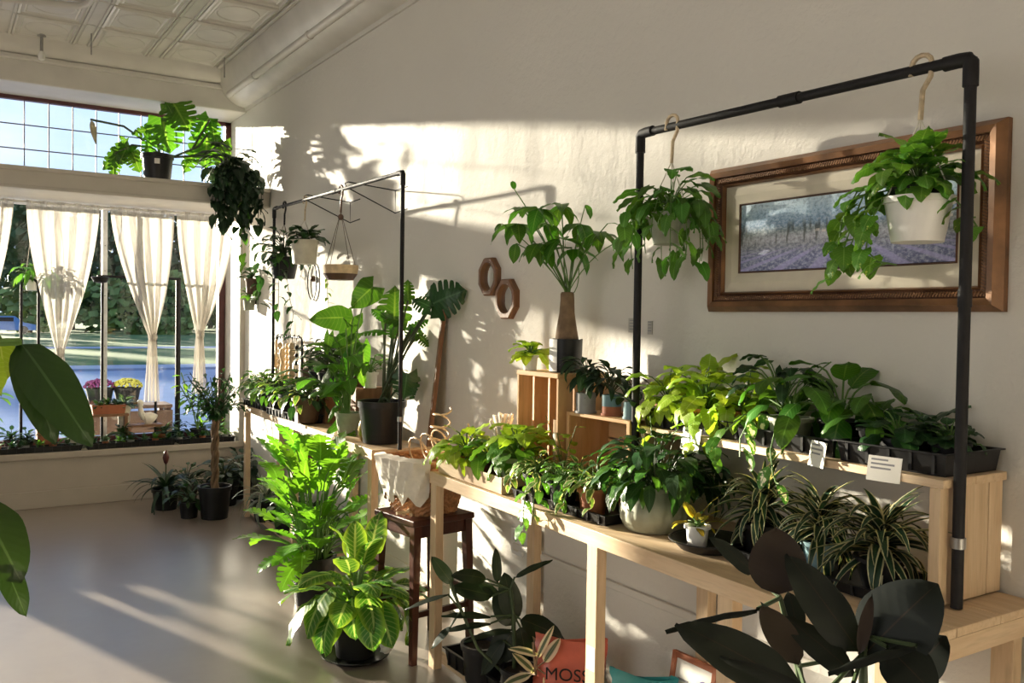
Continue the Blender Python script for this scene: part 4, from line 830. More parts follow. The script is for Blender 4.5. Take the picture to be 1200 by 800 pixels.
for x, y, rr, h, a, b, lab, sd in ((2.045, 2.66, .037, .075, 'grey', 'grey', 'dark palm seedling in a striped grey pot on low crate', 1), (2.075, 2.545, .036, .075, 'teal', 'terra', 'dark-leaved plant in a teal and terracotta pot', 2), (2.06, 2.42, .026, .06, 'blue', 'blue', 'small plant in a narrow blue pot on low crate', 3)):
    r = thing('potted_plant', lab, 'potted plant', (x, y, 1.159), 'small pots on the low crate'); banded(r, rr, h, a, b)
    P_ = Plant(r, sd)
    if sd == 1: MB().tube([(0, 0, .06), (.004, 0, .14)], [.016, .012], 8).build('caudex', M['bark'], r, True); P_.bush(42, (0, 0, .13), (.03, .09), (.0, 1.3), (.06, .09), pm_, tilt=.9, sr=.0014)
    elif sd == 2: P_.bush(36, (0, 0, .07), (.06, .13), (.5, 1.4), (.06, .09), pm_, tilt=.9, sr=.0014)
    else: P_.bush(14, (0, 0, .055), (.02, .06), (.3, 1.3), (.04, .06), LS('ovate', 'dark', .5), tilt=.5)
    P_.done('dstem')
# ------------------------------------------------------------------ riser plants
g2 = 'black trays on the riser shelf'
tray('nursery_tray', 'black tray of chartreuse pots, left end of the riser', (2.125, 2.10, 1.146), .17, .46, .055, group=g2)
tray('nursery_tray', 'black tray under the trailing pothos, middle of the riser', (2.105, 1.70, 1.146), .20, .34, .05, group=g2)
tray('nursery_tray', 'black tray at the right end of the riser', (2.105, 1.355, 1.146), .235, .30, .055, group=g2)
gr = 'potted plants on the riser shelf'
for k, (x, y, ls, lab, el) in enumerate(((2.09, 2.26, neon, 'chartreuse pothos, leftmost on the riser beside the crates', (.1, 1.4)), (2.15, 2.16, neon, 'chartreuse pothos by the wall, second along the riser', (.3, 1.4)), (2.09, 2.08, neon, 'chartreuse pothos behind the left price card', (.1, 1.4)), (2.14, 1.96, neon, 'yellow-green pothos next to the darker vine', (.2, 1.4)))):
    small('potted_pothos', lab, (x, y, 1.156), (.045, .036, .07, 'terra'), lambda p: (p.bush(20, (0, 0, .065), (.06, .15), el, (.06, .095), ls, tilt=.75, sr=.002), p.bush(5, (0, 0, .065), (.08, .12), (-.2, .2), (.05, .08), ls, az=(2.4, 4.2), tilt=1.0, sr=.002), (p.vine([(-.03, 0, .07), (-.08, .0, .03), (-.10, -.03, -.03), (-.09, -.08, -.04), (-.09, -.14, 0)], .07, (.05, .06), ls, .0022, .6) if k in (0, 2) else None)), group=gr)
small('potted_vine', 'leggy dark green vine with bare stems mid riser', (2.15, 1.83, 1.156), (.055, .045, .075, 'black'), lambda p: (p.bush(18, (0, 0, .07), (.14, .22), (.5, 1.2), (.055, .075), LS('heart', 'dark', .75, .7, .25, .04), tilt=1.0, sr=.002), p.vine([(0, 0, .07), (-.02, -.1, .16), (-.02, -.16, .22), (-.02, -.19, .24)], .05, (.05, .065), hg, .002, .4)), group=gr)
mb = LS('ovate', 'marble', .48, .9, .25, .04)
small('trailing_pothos', 'marbled pothos cascading over the riser front edge', (2.06, 1.72, 1.156), (.06, .05, .08, 'sage'), lambda p: (p.bush(12, (0, 0, .075), (.08, .15), (.2, 1.3), (.09, .13), LS('ovate', 'green', .5, .9, .25, .04), tilt=.8, sr=.0025),
    p.vine([(-.04, .02, .08), (-.10, .05, .09), (-.15, .05, .02), (-.16, .04, -.03)], .045, (.06, .085), mb, .0025, .7, (-.4, .3, 0)), p.vine([(-.04, -.02, .08), (-.10, -.04, .08), (-.15, -.06, .0), (-.16, -.08, -.06), (-.17, -.11, -.10)], .05, (.055, .08), mb, .0025, .7, (-.4, -.3, 0)), p.vine([(-.03, .04, .08), (-.08, .10, .08), (-.13, .14, .02), (-.15, .16, -.05)], .034, (.06, .08), LS('ovate', 'pothos', .5, .9, .25, .04), .0025, .7)), group=gr)
big = LS('ovate', 'mon', .58, .9, .22, .03)
small('potted_philodendron', 'big glossy-leaved philodendron, tallest right of the cascading pothos', (2.13, 1.60, 1.156), (.06, .05, .08, 'black'), lambda p: p.bush(16, (0, 0, .075), (.08, .17), (.2, 1.25), (.09, .14), big, tilt=.7, sr=.003), group=gr)
small('potted_philodendron', 'green philodendron in a black pot beside the right price card', (2.11, 1.47, 1.156), (.05, .042, .075, 'black'), lambda p: p.bush(14, (0, 0, .07), (.05, .13), (.1, 1.2), (.08, .11), LS('ovate', 'green', .55, .9, .22, .03), tilt=.7, sr=.0025), group=gr)
pp = LS('round', 'dark', .8, .6, .2, .03); pl = LS('heart', 'begonia', .9, .6, .2, .03)
small('potted_peperomia', 'round-leaved peperomia in the front of the right tray', (2.07, 1.385, 1.156), (.045, .038, .06, 'black'), lambda p: p.bush(24, (0, 0, .055), (.03, .085), (.1, 1.2), (.05, .075), pp, tilt=.6, sr=.002), group=gr)
small('potted_peperomia', 'grey-green peperomia at the back of the right tray', (2.16, 1.36, 1.156), (.045, .038, .06, 'black'), lambda p: p.bush(24, (0, 0, .055), (.03, .085), (.1, 1.2), (.045, .07), pl, tilt=.6, sr=.002), group=gr)
small('potted_peperomia', 'dark small-leaved plant in the rightmost corner tray', (2.11, 1.27, 1.156), (.045, .038, .06, 'black'), lambda p: p.bush(34, (0, 0, .055), (.02, .075), (.0, 1.2), (.03, .05), pp, tilt=.5, sr=.0015), group=gr)
card('price_card', 'white price card under the chartreuse pothos', (1.995, 2.06, 1.10), .085, .07, -pi / 2 - .05, -.2)
card('price_card', 'white price card beside the cascading marbled pothos', (1.972, 1.56, 1.122), .068, .068, -pi / 2 - .3, -.15)
card('price_card', 'white price card near the right end of the riser', (1.952, 1.345, 1.118), .085, .062, -pi / 2 + .15, -.2)
card('price_card', 'white price card at the near bench front edge', (fx(2.60) - .012, 2.60, .79), .07, .075, -pi / 2, -.1)
M['board2'] = plain('pale_panel', (.68, .63, .55), .8, 0, .05)
# ------------------------------------------------------------------ stool and basket
t = thing('wooden_stool', 'dark stained wooden stool between the two benches', 'stool', (1.875, 3.63, 0)); t.rotation_euler = (0, 0, .12)
MB().box(-.165, .165, -.165, .165, .60, .628).build('seat', M['darkwood'], t, bev=.006)
for sx_ in (-1, 1):
    for sy in (-1, 1):
        m = MB(); a = .014; m.add([(sx_ * .155 + p * .014, sy * .155 + q * .014, 0) for p, q in ((-1, -1), (1, -1), (1, 1), (-1, 1))] + [(sx_ * .138 + p * .019, sy * .138 + q * .019, .60) for p, q in ((-1, -1), (1, -1), (1, 1), (-1, 1))], [(3, 2, 1, 0), (4, 5, 6, 7), (0, 1, 5, 4), (1, 2, 6, 5), (2, 3, 7, 6), (3, 0, 4, 7)]); m.build('leg', M['darkwood'], t, bev=.002)
for s in (-1, 1):
    MB().box(-.138, .138, s * .138 - .009, s * .138 + .009, .545, .60).build('apron', M['darkwood'], t); MB().box(s * .138 - .009, s * .138 + .009, -.138, .138, .545, .60).build('apron', M['darkwood'], t)
    MB().box(-.145, .145, s * .148 - .008, s * .148 + .008, .20, .225).build('stretcher', M['darkwood'], t); MB().box(s * .146 - .008, s * .146 + .008, -.145, .145, .27, .295).build('stretcher', M['darkwood'], t)
b = thing('wicker_basket', 'woven wicker basket draped with white cloth on the stool', 'basket', (1.875, 3.635, .629)); b.rotation_euler = (0, 0, .15)
m = MB(); nr, nn = 22, 44
def bq(a, z): c, s = math.cos(a), math.sin(a); return (abs(c) ** 4 + abs(s) ** 4) ** -.25 * (.125 + .055 * z / .24)
vs = []; fs = []
for j in range(nr + 1):
    z = .24 * j / nr
    for i in range(nn * 2):
        a = 2 * pi * i / (nn * 2); q = bq(a, z) + .004 * (1 if ((i // 2) + j) % 2 else -1) ; vs.append((q * math.cos(a), q * math.sin(a), z))
n2 = nn * 2; fs = [(j * n2 + i, j * n2 + (i + 1) % n2, (j + 1) * n2 + (i + 1) % n2, (j + 1) * n2 + i) for j in range(nr) for i in range(n2)] + [tuple(reversed(range(n2)))]
o = m.add(vs, fs).build('weave', M['wicker'], b); so_ = o.modifiers.new('solid', 'SOLIDIFY'); so_.thickness = .006; so_.offset = -1
MB().tube([(bq(2 * pi * i / 40, .24) * math.cos(2 * pi * i / 40), bq(2 * pi * i / 40, .24) * math.sin(2 * pi * i / 40), .24) for i in range(41)], .009, 6).build('rim', M['wicker'], b, True)
m = MB(); vs = []; nu, nv = 18, 12
for j in range(nv + 1):
    for i in range(nu + 1):
        a = pi * (.72 + .62 * i / nu); t_ = j / nv; z = .262 if j == 0 else .268 - .20 * (t_) * (1 + .12 * math.sin(i * 1.3)); q = bq(a, max(0, z)) + .014 + .007 * math.sin(i * 2.1 + j * .8); q = q - .05 if j == 0 else q
        vs.append((q * math.cos(a), q * math.sin(a), z))
m.add(vs, [(j * (nu + 1) + i, j * (nu + 1) + i + 1, (j + 1) * (nu + 1) + i + 1, (j + 1) * (nu + 1) + i) for j in range(nv) for i in range(nu)]); tag(m.build('linen_cloth', M['cloth'], None, True), 'white linen cloth hanging over the wicker basket side', 'cloth').matrix_world = Matrix.Translation((1.875, 3.635, .629)) @ Matrix.Rotation(.15, 4, 'Z')
for i, (x, y, rr, h, tn, lab) in enumerate(((1.925, 3.63, .05, .30, 5, 'tall pale rattan spiral rising from the basket'), (1.80, 3.60, .06, .17, 3, 'low pale rattan coil on the left of the basket'), (1.93, 3.56, .07, .10, 3, 'wide loose rattan coil on top of the basket'))):
    m = MB(); tilt = .25 if i == 0 else 1.2 if i == 1 else .3; mt = Matrix.Rotation(tilt, 3, 'Y' if i == 1 else 'X')
    m.tube([mt @ Vector((rr * (1.1 - .35 * k / (tn * 14)) * math.cos(2 * pi * k / 14), rr * (1.1 - .35 * k / (tn * 14)) * math.sin(2 * pi * k / 14), h * k / (tn * 14))) for k in range(tn * 14 + 1)], .0042, 5)
    o = m.build('rattan_spiral', M['rattan'], None, True); o.location = (x, y, .81 + (.09 if i == 1 else 0)); tag(o, lab, 'spiral', 'rattan spirals in the basket')
o = MB(); rd = random.Random(3)
for k in range(7): o.tube([(rd.uniform(-.07, .07), rd.uniform(-.03, .03), .012 + .009 * (k % 3)), (rd.uniform(-.07, .07), rd.uniform(-.03, .03), .014 + .009 * (k % 3))], .008, 6)
o = o.build('stick_bundle', M['rattan'], None, True); o.location = (1.76, 3.56, .628); o.rotation_euler = (0, 0, .6); tag(o, 'bundle of pale sticks on the left stool corner', 'sticks')
# leaning board
t = thing('leaning_board', 'pale panel with a brown edge leaning against the wall by the monstera', 'board', (2.125, 4.085, .845))
def slab(y0, y1, x0, th, H, sx): return MB().add([(x0, y0, 0), (x0 + th, y0, 0), (x0 + th, y1, 0), (x0, y1, 0), (x0 + sx, y0, H), (x0 + sx + th, y0, H), (x0 + sx + th, y1, H), (x0 + sx, y1, H)], [(3, 2, 1, 0), (4, 5, 6, 7), (0, 1, 5, 4), (1, 2, 6, 5), (2, 3, 7, 6), (3, 0, 4, 7)])
slab(.0, .018, 0, .022, .775, .088).build('side_edge', M['board'], t); slab(.50, .518, 0, .022, .775, .088).build('side_edge', M['board'], t)
slab(.018, .50, .004, .012, .775, .088).build('panel', M['board2'], t)

for loc, w_, h_, lab in (((fx(2.215) + .0035, 2.215, .40), .042, .075, 'white price tag stuck on the middle bench leg'), ((fx(5.47) + .0035, 5.47, .56), .04, .085, 'white price tag stuck on the far bench leg')):
    t = thing('price_tag', lab, 'price tag', loc); MB().box(-.001, .0, -w_ / 2, w_ / 2, 0, h_).build('paper', M['card'], t)
# ------------------------------------------------------------------ far bench
gf = 'plants and things on the far bench'
r = thing('potted_monstera', 'large monstera in a big black pot on the far bench', 'potted plant', (1.985, 4.34, .846)); pot(r, .125, .10, .22, 'black')
mo = (LS('monstera', 'mon', 1.0, .5, .10, .02)[0], .78); md = (LS('monstera', 'mond', 1.0, .45, .10, .02)[0], .80); mp_ = LS('heart', 'mon', .85, .55, .15, .03)
A = [((2.007,4.251,1.478),(2.011,4.255,1.696),0.151,(-0.42,-0.88,0.23)),
  ((2.081,4.202,1.448),(2.149,4.161,1.507),0.071,(-0.25,-0.49,0.83)),
  ((2.037,4.232,1.488),(1.925,4.305,1.53),0.067,(-0.3,-0.64,0.71)),
  ((2.007,4.251,1.478),(1.996,4.256,1.389),0.075,(-0.35,-0.75,0.56)),
  ((2.093,4.195,1.453),(2.078,4.202,1.364),0.075,(-0.41,-0.82,0.41)),
  ((1.962,4.279,1.433),(1.85,4.351,1.435),0.067,(-0.16,-0.36,0.92)),
  ((2.067,4.216,1.595),(2.067,4.219,1.705),0.062,(-0.41,-0.83,0.37)),
  ((1.97,4.276,1.504),(1.91,4.316,1.556),0.062,(-0.29,-0.65,0.7)),
  ((1.992,4.249,1.052),(1.936,4.283,0.989),0.053,(-0.16,-0.34,0.93)),
  ((2.111,4.182,1.418),(2.167,4.145,1.366),0.062,(-0.32,-0.62,0.72))]
B = [((2.106,4.024,1.576),(2.183,3.857,1.644),0.17,(-0.47,-0.86,0.22)),
  ((2.093,4.008,1.559),(2.014,4.06,1.613),0.094,(-0.38,-0.75,0.54)),
  ((2.036,4.153,1.217),(2.018,4.161,1.067),0.123,(-0.43,-0.88,0.19)),
  ((2.158,4.288,1.174),(2.127,4.305,1.069),0.073,(-0.36,-0.72,0.6))]
spans(r, A, mo); spans(r, B, md)
m = MB()
for b, t_, w_, n_ in A + B: q = Vector(b) - r.location; a = Vector((random.Random(str(b)).uniform(-.03, .03), random.Random(str(t_)).uniform(-.03, .03), .2)); m.tube(bez(a, a * .45 + q * .55 + Vector((0, 0, .07)), q, 6), .006, 6, False)
m.build('stems', M['dstem'], r, True)
r = thing('potted_monstera', 'bushy split-leaf climber in a sage pot left of the gourd vase', 'potted plant', (1.965, 4.74, .846)); pot(r, .075, .062, .12, 'sage')
A = [((2.033,4.585,1.673),(1.898,4.609,1.553),0.169,(-0.39,-0.91,0.15)),
  ((1.913,4.717,1.501),(1.735,4.772,1.498),0.161,(-0.35,-0.91,0.24)),
  ((1.981,4.733,1.506),(1.92,4.768,1.356),0.135,(-0.37,-0.91,0.19)),
  ((1.997,4.718,1.367),(1.851,4.81,1.297),0.125,(-0.36,-0.89,0.27)),
  ((1.977,4.729,1.28),(1.92,4.76,1.097),0.125,(-0.37,-0.9,0.23)),
  ((1.892,4.782,1.221),(1.795,4.842,1.123),0.096,(-0.19,-0.5,0.84)),
  ((1.888,4.782,1.135),(1.912,4.763,0.991),0.053,(-0.3,-0.74,0.6)),
  ((1.944,4.74,0.934),(1.827,4.813,0.831),0.072,(-0.29,-0.73,0.62)),
  ((1.896,4.773,0.991),(1.843,4.805,0.913),0.048,(-0.19,-0.49,0.85)),
  ((2.025,4.7,1.344),(2.037,4.687,1.176),0.096,(-0.36,-0.83,0.43)),
  ((1.867,4.803,1.403),(1.851,4.81,1.278),0.058,(-0.25,-0.65,0.72)),
  ((1.94,4.756,1.39),(1.859,4.806,1.341),0.096,(-0.3,-0.76,0.57)),
  ((2.005,4.709,1.223),(2.053,4.675,1.104),0.077,(-0.27,-0.63,0.73)),
  ((1.924,4.758,1.102),(1.867,4.792,1.029),0.067,(-0.29,-0.74,0.6))]
spans(r, A, mp_); m = MB()
for b, t_, w_, n_ in A: q = Vector(b) - r.location; a = Vector((0, 0, .11)); m.tube(bez(a, Vector((q.x * .3, q.y * .3, max(.16, q.z * .9 + .06))), q, 6), .004, 6, False)
m.build('stems', M['stem'], r, True)
Plant(r, 52).bush(26, (0, 0, .10), (.12, .42), (.7, 1.45), (.09, .15), LS('heart', 'green', .8, .7, .2, .03), az=(1.9, 4.4), tilt=.9, sr=.003, spread=.05).done('stem')
t = thing('gourd_vase', 'golden gourd-shaped bottle on the far bench corner', 'vase', (1.935, 4.43, .846)); MB().lathe([(.03, 0), (.043, .03), (.046, .06), (.036, .10), (.018, .135), (.012, .155), (.016, .172), (.012, .186), (.0001, .19)], 20).build('body', M['gold'], t, True)
# crate shelf with pots behind the climber
r = thing('crate_shelf', 'upright brown wooden crate with handle slot on the far bench', 'crate', (2.03, 4.80, .846))
for k in range(4): MB().box(0, .012, .055 * k + .002, .055 * (k + 1) - .002, 0, .24).build('slat', M['midwood'], r)
for y in (0, .208): MB().box(.012, .19, y, y + .012, 0, .24).build('side_panel', M['midwood'], r)
MB().box(0, .19, 0, .22, .24, .252).build('top_board', M['midwood'], r); MB().tube([(-.006, .03, .17), (-.012, .11, .185), (-.006, .19, .17)], .005, 6).build('handle', M['board'], r, True)
small('potted_plant', 'small plant in an oxblood pot on the upright brown crate', (2.09, 4.88, 1.1), (.045, .036, .08, 'dred'), lambda p: p.bush(18, (0, 0, .075), (.05, .12), (.3, 1.3), (.05, .08), dl, tilt=.7), group=gf)
small('potted_plant', 'slim dark plant in a white pot on the brown crate', (2.10, 4.76, 1.1), (.042, .036, .09, 'white'), lambda p: p.bush(14, (0, 0, .085), (.05, .12), (.3, 1.3), (.05, .08), hg, tilt=.7), group=gf)
r = thing('step_shelf', 'brown step shelf with dark pots near the utensil rack', 'shelf', (2.02, 5.25, .846)); MB().box(0, .20, 0, .62, .185, .20).build('board', M['piney'], r)
for y in (0, .6): MB().box(0, .2, y, y + .02, 0, .185).build('side_panel', M['midwood'], r)
MB().box(.0, .012, .02, .6, .0, .185).build('front_panel', M['midwood'], r)
for k, (y, lab, mt) in enumerate(((5.80, 'grey pot of seedlings at the left end of the step shelf', 'brown'), (5.64, 'dark pot with upright shoots on the step shelf', 'black'), (5.48, 'dark leafy plant in the middle of the step shelf', 'black'), (5.33, 'dark palm-like plant at the right end of the step shelf', 'black'))):
    small('potted_plant', lab, (2.12, y, 1.047), (.06, .05, .10, mt), lambda p: p.bush((10, 12, 34, 40)[k], (0, 0, .09), ((.02, .08), (.03, .12), (.10, .24), (.12, .28))[k], (.5, 1.4), ((.04, .07), (.05, .09), (.08, .12), (.09, .13))[k], pm_ if k > 1 else dl, tilt=.7), 'dstem', joined=False, group=gf)
card('price_card', 'white price card on the step shelf front', (2.012, 5.38, .97), .085, .09, -pi / 2, 0)
card('price_card', 'long white price card on the far bench edge', (fx(5.85) - .004, 5.85, .846), .26, .03, -pi / 2, -.3)
tray('nursery_tray', 'black plant tray near the corner end of the far bench', (2.03, 6.36, .846), .24, .55, .05, group='black trays on the far bench')
tray('nursery_tray', 'black plant tray mid far bench before the step shelf', (1.945, 5.62, .846), .14, .70, .05, group='black trays on the far bench')
fl = LS('lance', 'begonia', .5, .9, .2, .04)
for k, (x, y, mt, lab, pr) in enumerate(((2.0, 6.52, 'white', 'speckled leafy plant nearest the window on far bench', 1), (1.99, 6.32, 'black', 'speckled leafy plant in a black pot, second from window', 1), (1.95, 6.12, 'black', 'speckled leafy plant in a black pot, third from window', 1), (1.94, 5.86, 'black', 'big speckled plant in a large black pot, far bench middle', 2), (1.93, 5.58, 'black', 'big speckled plant in a square black pot, far bench middle', 2), (1.925, 5.30, 'brown', 'dark green plant in a brown pot left of the climber', 2))):
    ls_ = LS('lance', 'green', .5, .9, .2, .04) if k < 5 else dl
    small('potted_plant', lab, (x, y, .856), (.07 + .01 * pr, .06, .09 + .03 * pr, mt), lambda p: (p.bush(40, (0, 0, .11), (.05, .15), (.0, 1.3), (.06, .10), ls_, tilt=.7), p.bush(22, (0, 0, .11), (.05, .14), (.1, 1.3), (.05, .09), LS('lance', 'hoya', .5, .9, .2, .04), tilt=.7)), 'dstem', group='speckled plants on the far bench')
card('price_card', 'small white plant tag beside the brown far bench pot', (1.84, 5.26, .847), .045, .075, -pi / 2, 0)
# utensil rack with wooden hangings
t = thing('utensil_rack', 'black arched rail rack behind the corner tray', 'rack', (2.16, 6.35, .846)); MB().tube([(0, -.28, 0), (0, -.28, .46)] + [(0, -.28 + .05 - .05 * math.cos(a * pi / 8), .46 + .05 * math.sin(a * pi / 8)) for a in range(5)] + [(0, .23 + .05 * math.sin(a * pi / 8), .46 + .05 * math.cos(a * pi / 8)) for a in range(5)] + [(0, .28, 0)], .009, 8).build('rail', M['iron'], t, True)
for k in range(6): MB().tube([(0, -.22 + .09 * k, .525), (-.015, -.22 + .09 * k, .515), (-.02, -.22 + .09 * k, .49)], .004, 5).build('hook', M['iron'], t)
for k, (y, kind, lab) in enumerate(((6.57, 0, 'thin wooden spoon hanging first on the rail'), (6.48, 1, 'string of wooden beads hanging second on the rail'), (6.40, 2, 'round wooden board strip hanging third on the rail'), (6.31, 1, 'string of wooden beads hanging fourth on the rail'), (6.22, 1, 'thick string of wooden beads hanging fifth on the rail'), (6.12, 3, 'thin dark hanging near the rail end'))):
    r = thing('wooden_hanging', lab, 'hanging', (2.138, y, 1.335), 'wooden pieces hanging on the utensil rack'); MB().tube([(0, 0, 0), (0, 0, -.40 if kind != 3 else -.3)], .003, 5).build('string', M['rope'], r)
    if kind == 1:
        for j in range(9): MB().ball((0, 0, -.045 - .04 * j), .026 if k > 3 else .02, 6, 1.15).build('bead', M['rattan'], r, True)
    elif kind == 2: MB().lathe([(.0001, -.06), (.03, -.07), (.036, -.11), (.02, -.16), (.03, -.22), (.02, -.36), (.0001, -.37)], 10).build('paddle', M['rattan'], r, True)
    elif kind == 0: MB().lathe([(.0001, 0), (.012, -.02), (.008, -.08), (.02, -.16), (.022, -.2), (.0001, -.22)], 8).build('spoon', M['rattan'], r, True)
    else:
        for j in range(5): MB().ball((0, 0, -.05 - .055 * j), .016, 5).build('bead', M['iron'], r, True)
# under the far bench
r = potted('hanging_pot', 'brown pot with feathery plant hung under the far bench', 'hanging plant', (2.06, 5.72, .46), (.10, .075, .17, 'brown')); Plant(r, 5).bush(70, (0, 0, .16), (.06, .2), (.0, 1.2), (.04, .07), LS('lance', 'green', .3, .9, .2, .04), tilt=.8, sr=.0014).done('stem')
MB().tube([(-.08, 0, .16), (0, 0, .36), (.08, 0, .16)], .003, 5).build('cord', M['dcord'], r)
for k, (x, y, lab, ls_) in enumerate(((1.99, 6.30, 'grey-striped strap plant under the far bench', 0), (2.0, 5.85, 'dark leafy plant under the far bench by the strap plant', 1), (2.02, 5.35, 'dark leafy plant under the far bench behind the lobed philodendron', 1))):
    small('potted_plant', lab, (x, y, .046), (.10, .08, .15, 'black'), (lambda p: p.bush(46, (0, 0, .14), (.01, .03), (.1, 1.3), (.22, .34), LS('strap', 'spider', .09, 1.7, .35, 0), tilt=.1)) if not ls_ else (lambda p: p.bush(46, (0, 0, .14), (.06, .16), (.1, 1.3), (.09, .13), dl, tilt=.7)), 'dstem', group='plants under the far bench')
# ------------------------------------------------------------------ floor plants
r = thing('floor_philodendron', 'tall lobed philodendron in a black floor pot by the far bench', 'potted plant', (1.675, 4.50, 0), 'big floor plants'); pot(r, .115, .095, .25, 'black')
lo = LS('lobed', 'xan', .85, .6, .12, .02, 3); P_ = Plant(r, 41); P_.bush(34, (0, 0, .24), (.12, .24), (.1, 1.3), (.14, .20), lo, tilt=.35, sr=.004, spread=.08).bush(26, (0, 0, .24), (.26, .40), (.8, 1.5), (.14, .20), lo, tilt=.2, sr=.004, spread=.08).bush(22, (0, 0, .24), (.42, .56), (1.1, 1.5), (.15, .21), lo, tilt=.1, sr=.004, spread=.08); P_.done('stem')
r = thing('floor_calathea', 'light green calathea in a black pot on a saucer on the floor', 'potted plant', (1.56, 3.66, .018), 'big floor plants'); pot(r, .105, .085, .17, 'black')
ca = LS('ovate', 'cala', .60, .7, .2, .03); P_ = Plant(r, 43); P_.bush(20, (0, 0, .20), (.12, .20), (.3, .8), (.19, .25), ca, tilt=1.0, sr=.005, spread=.03).bush(12, (0, 0, .16), (.16, .26), (.7, 1.2), (.16, .22), ca, tilt=.5, sr=.005, spread=.03).bush(5, (0, 0, .18), (.2, .28), (1.25, 1.5), (.16, .22), ca, tilt=-.1, sr=.005); P_.done('stem')
saucer('plant_saucer', 'black saucer under the calathea on the floor', (1.56, 3.66, .001), .145, .025)
t = thing('floor_scrap', 'crumpled clear plastic wrap on the calathea saucer', 'wrap', (1.665, 3.57, .03)); m = MB(); rd = random.Random(5); m.ball((0, 0, .03), .03, 6); m.v = [(x * rd.uniform(.7, 1.3), y * rd.uniform(.7, 1.3), z * rd.uniform(.8, 1.2)) for x, y, z in m.v]; m.build('wrap', M['white'], t)
r = thing('braided_ficus', 'braided-trunk ficus tree in a black floor pot by the window', 'potted tree', (1.745, 6.76, 0), 'big floor plants'); pot(r, .115, .095, .24, 'black'); m = MB()
for k in range(3): m.tube([(.018 * math.cos(k * 2.1 + j * .55), .018 * math.sin(k * 2.1 + j * .55), .22 + .033 * j) for j in range(18)], .014, 7)
m.build('trunk', M['bark'], r, True); P_ = Plant(r, 47); rd = random.Random(8)
for k in range(46):
    a = rd.uniform(0, 6.28); f = rd.uniform(-.5, 1.35); q = Vector((math.cos(a) * math.cos(f), math.sin(a) * math.cos(f), math.sin(f) * 1.05)) * rd.uniform(.16, .27) + Vector((0, 0, .88)); P_.vine(bez(Vector((0, 0, .74)), Vector((q.x * .3, q.y * .3, .86)), q, 5), .034, (.045, .075), LS('lance', 'dark', .42, .7, .2, .03), .003, .3)
P_.done('dstem', joined=True)
for x, y, lab, ps, fn in ((1.585, 6.86, 'small dark pot with white-dotted leaves beside the ficus', (.07, .058, .12, 'black'), lambda p: p.bush(36, (0, 0, .11), (.06, .17), (.1, 1.3), (.05, .09), dl, tilt=.7)),
    (1.50, 7.25, 'dark arching dracaena with a red bloom against the low wall', (.10, .08, .16, 'black'), lambda p: p.bush(40, (0, 0, .15), (.01, .03), (.2, 1.4), (.24, .36), LS('strap', 'deep', .1, 1.3, .3, 0), tilt=.1)),
    (1.93, 7.20, 'leafy dark plant behind the ficus pot at the corner', (.12, .095, .2, 'black'), lambda p: p.bush(50, (0, 0, .18), (.1, .22), (.1, 1.3), (.08, .13), LS('ovate', 'deep', .5), tilt=.7)),
    (2.12, 7.40, 'dark plant deepest in the corner behind the bench', (.10, .08, .2, 'black'), lambda p: p.bush(40, (0, 0, .18), (.1, .22), (.1, 1.3), (.08, .13), LS('lance', 'deep', .5), tilt=.7)),
    (1.70, 7.42, 'grey-green plant behind the ficus against the low wall', (.08, .07, .15, 'brown'), lambda p: p.bush(40, (0, 0, .14), (.08, .18), (.1, 1.3), (.05, .09), LS('ovate', 'begonia', .5), tilt=.7))):
    q = small('floor_plant', lab, (x, y, 0), ps, fn, 'dstem', group='small floor plants in the window corner')
    if 'red' in lab: (MB().tube([(0, 0, .12), (0, 0, .36)], .005, 6).build('bloom_stalk', M['dstem'], q), MB().lathe([(.0001, .34), (.016, .36), (.026, .40), (.012, .45), (.0001, .46)], 8).build('bloom', M['dred'], q, True))
# rubber plant under the near bench
r = thing('rubber_plant', 'dark rubber plant under the near bench by the floor tray', 'potted plant', (1.83, 3.02, .07), 'rubber plants'); pot(r, .085, .07, .15, 'black')
rg = LS('ovate', 'rubberg', .46, .45, .22, .02); off = r.location
A = [((1.878,2.827,0.361),(2.037,2.723,0.299),0.098,(-0.4,-0.56,0.72)),
  ((1.859,2.84,0.351),(1.829,2.864,0.53),0.091,(-0.47,-0.73,0.5)),
  ((1.788,2.888,0.448),(1.659,2.972,0.491),0.078,(-0.36,-0.61,0.71)),
  ((1.768,2.902,0.512),(1.659,2.974,0.543),0.078,(-0.24,-0.41,0.88)),
  ((1.659,2.972,0.491),(1.596,3.016,0.594),0.055,(-0.42,-0.77,0.48)),
  ((1.645,2.98,0.452),(1.503,3.07,0.404),0.029,(-0.16,-0.3,0.94)),
  ((1.782,2.889,0.369),(1.626,2.99,0.386),0.042,(-0.17,-0.29,0.94)),
  ((1.782,2.889,0.343),(1.623,2.99,0.324),0.039,(-0.17,-0.29,0.94)),
  ((1.653,2.971,0.328),(1.585,3.013,0.249),0.036,(-0.22,-0.4,0.89)),
  ((1.851,2.844,0.322),(1.689,2.947,0.299),0.039,(-0.17,-0.28,0.94)),
  ((1.851,2.844,0.309),(1.777,2.888,0.177),0.104,(-0.45,-0.71,0.54)),
  ((1.859,2.844,0.521),(1.974,2.772,0.598),0.033,(-0.27,-0.4,0.88)),
  ((1.804,2.879,0.497),(1.799,2.886,0.633),0.039,(-0.47,-0.75,0.47)),
  ((1.741,2.92,0.502),(1.837,2.856,0.449),0.046,(-0.31,-0.51,0.8)),
  ((1.856,2.841,0.335),(1.804,2.878,0.461),0.091,(-0.43,-0.67,0.61)),
  ((1.878,2.827,0.329),(1.9,2.809,0.199),0.078,(-0.43,-0.64,0.63)),
  ((1.823,2.86,0.279),(1.741,2.91,0.147),0.065,(-0.3,-0.48,0.82))]
spans(r, A, rg); m = MB()
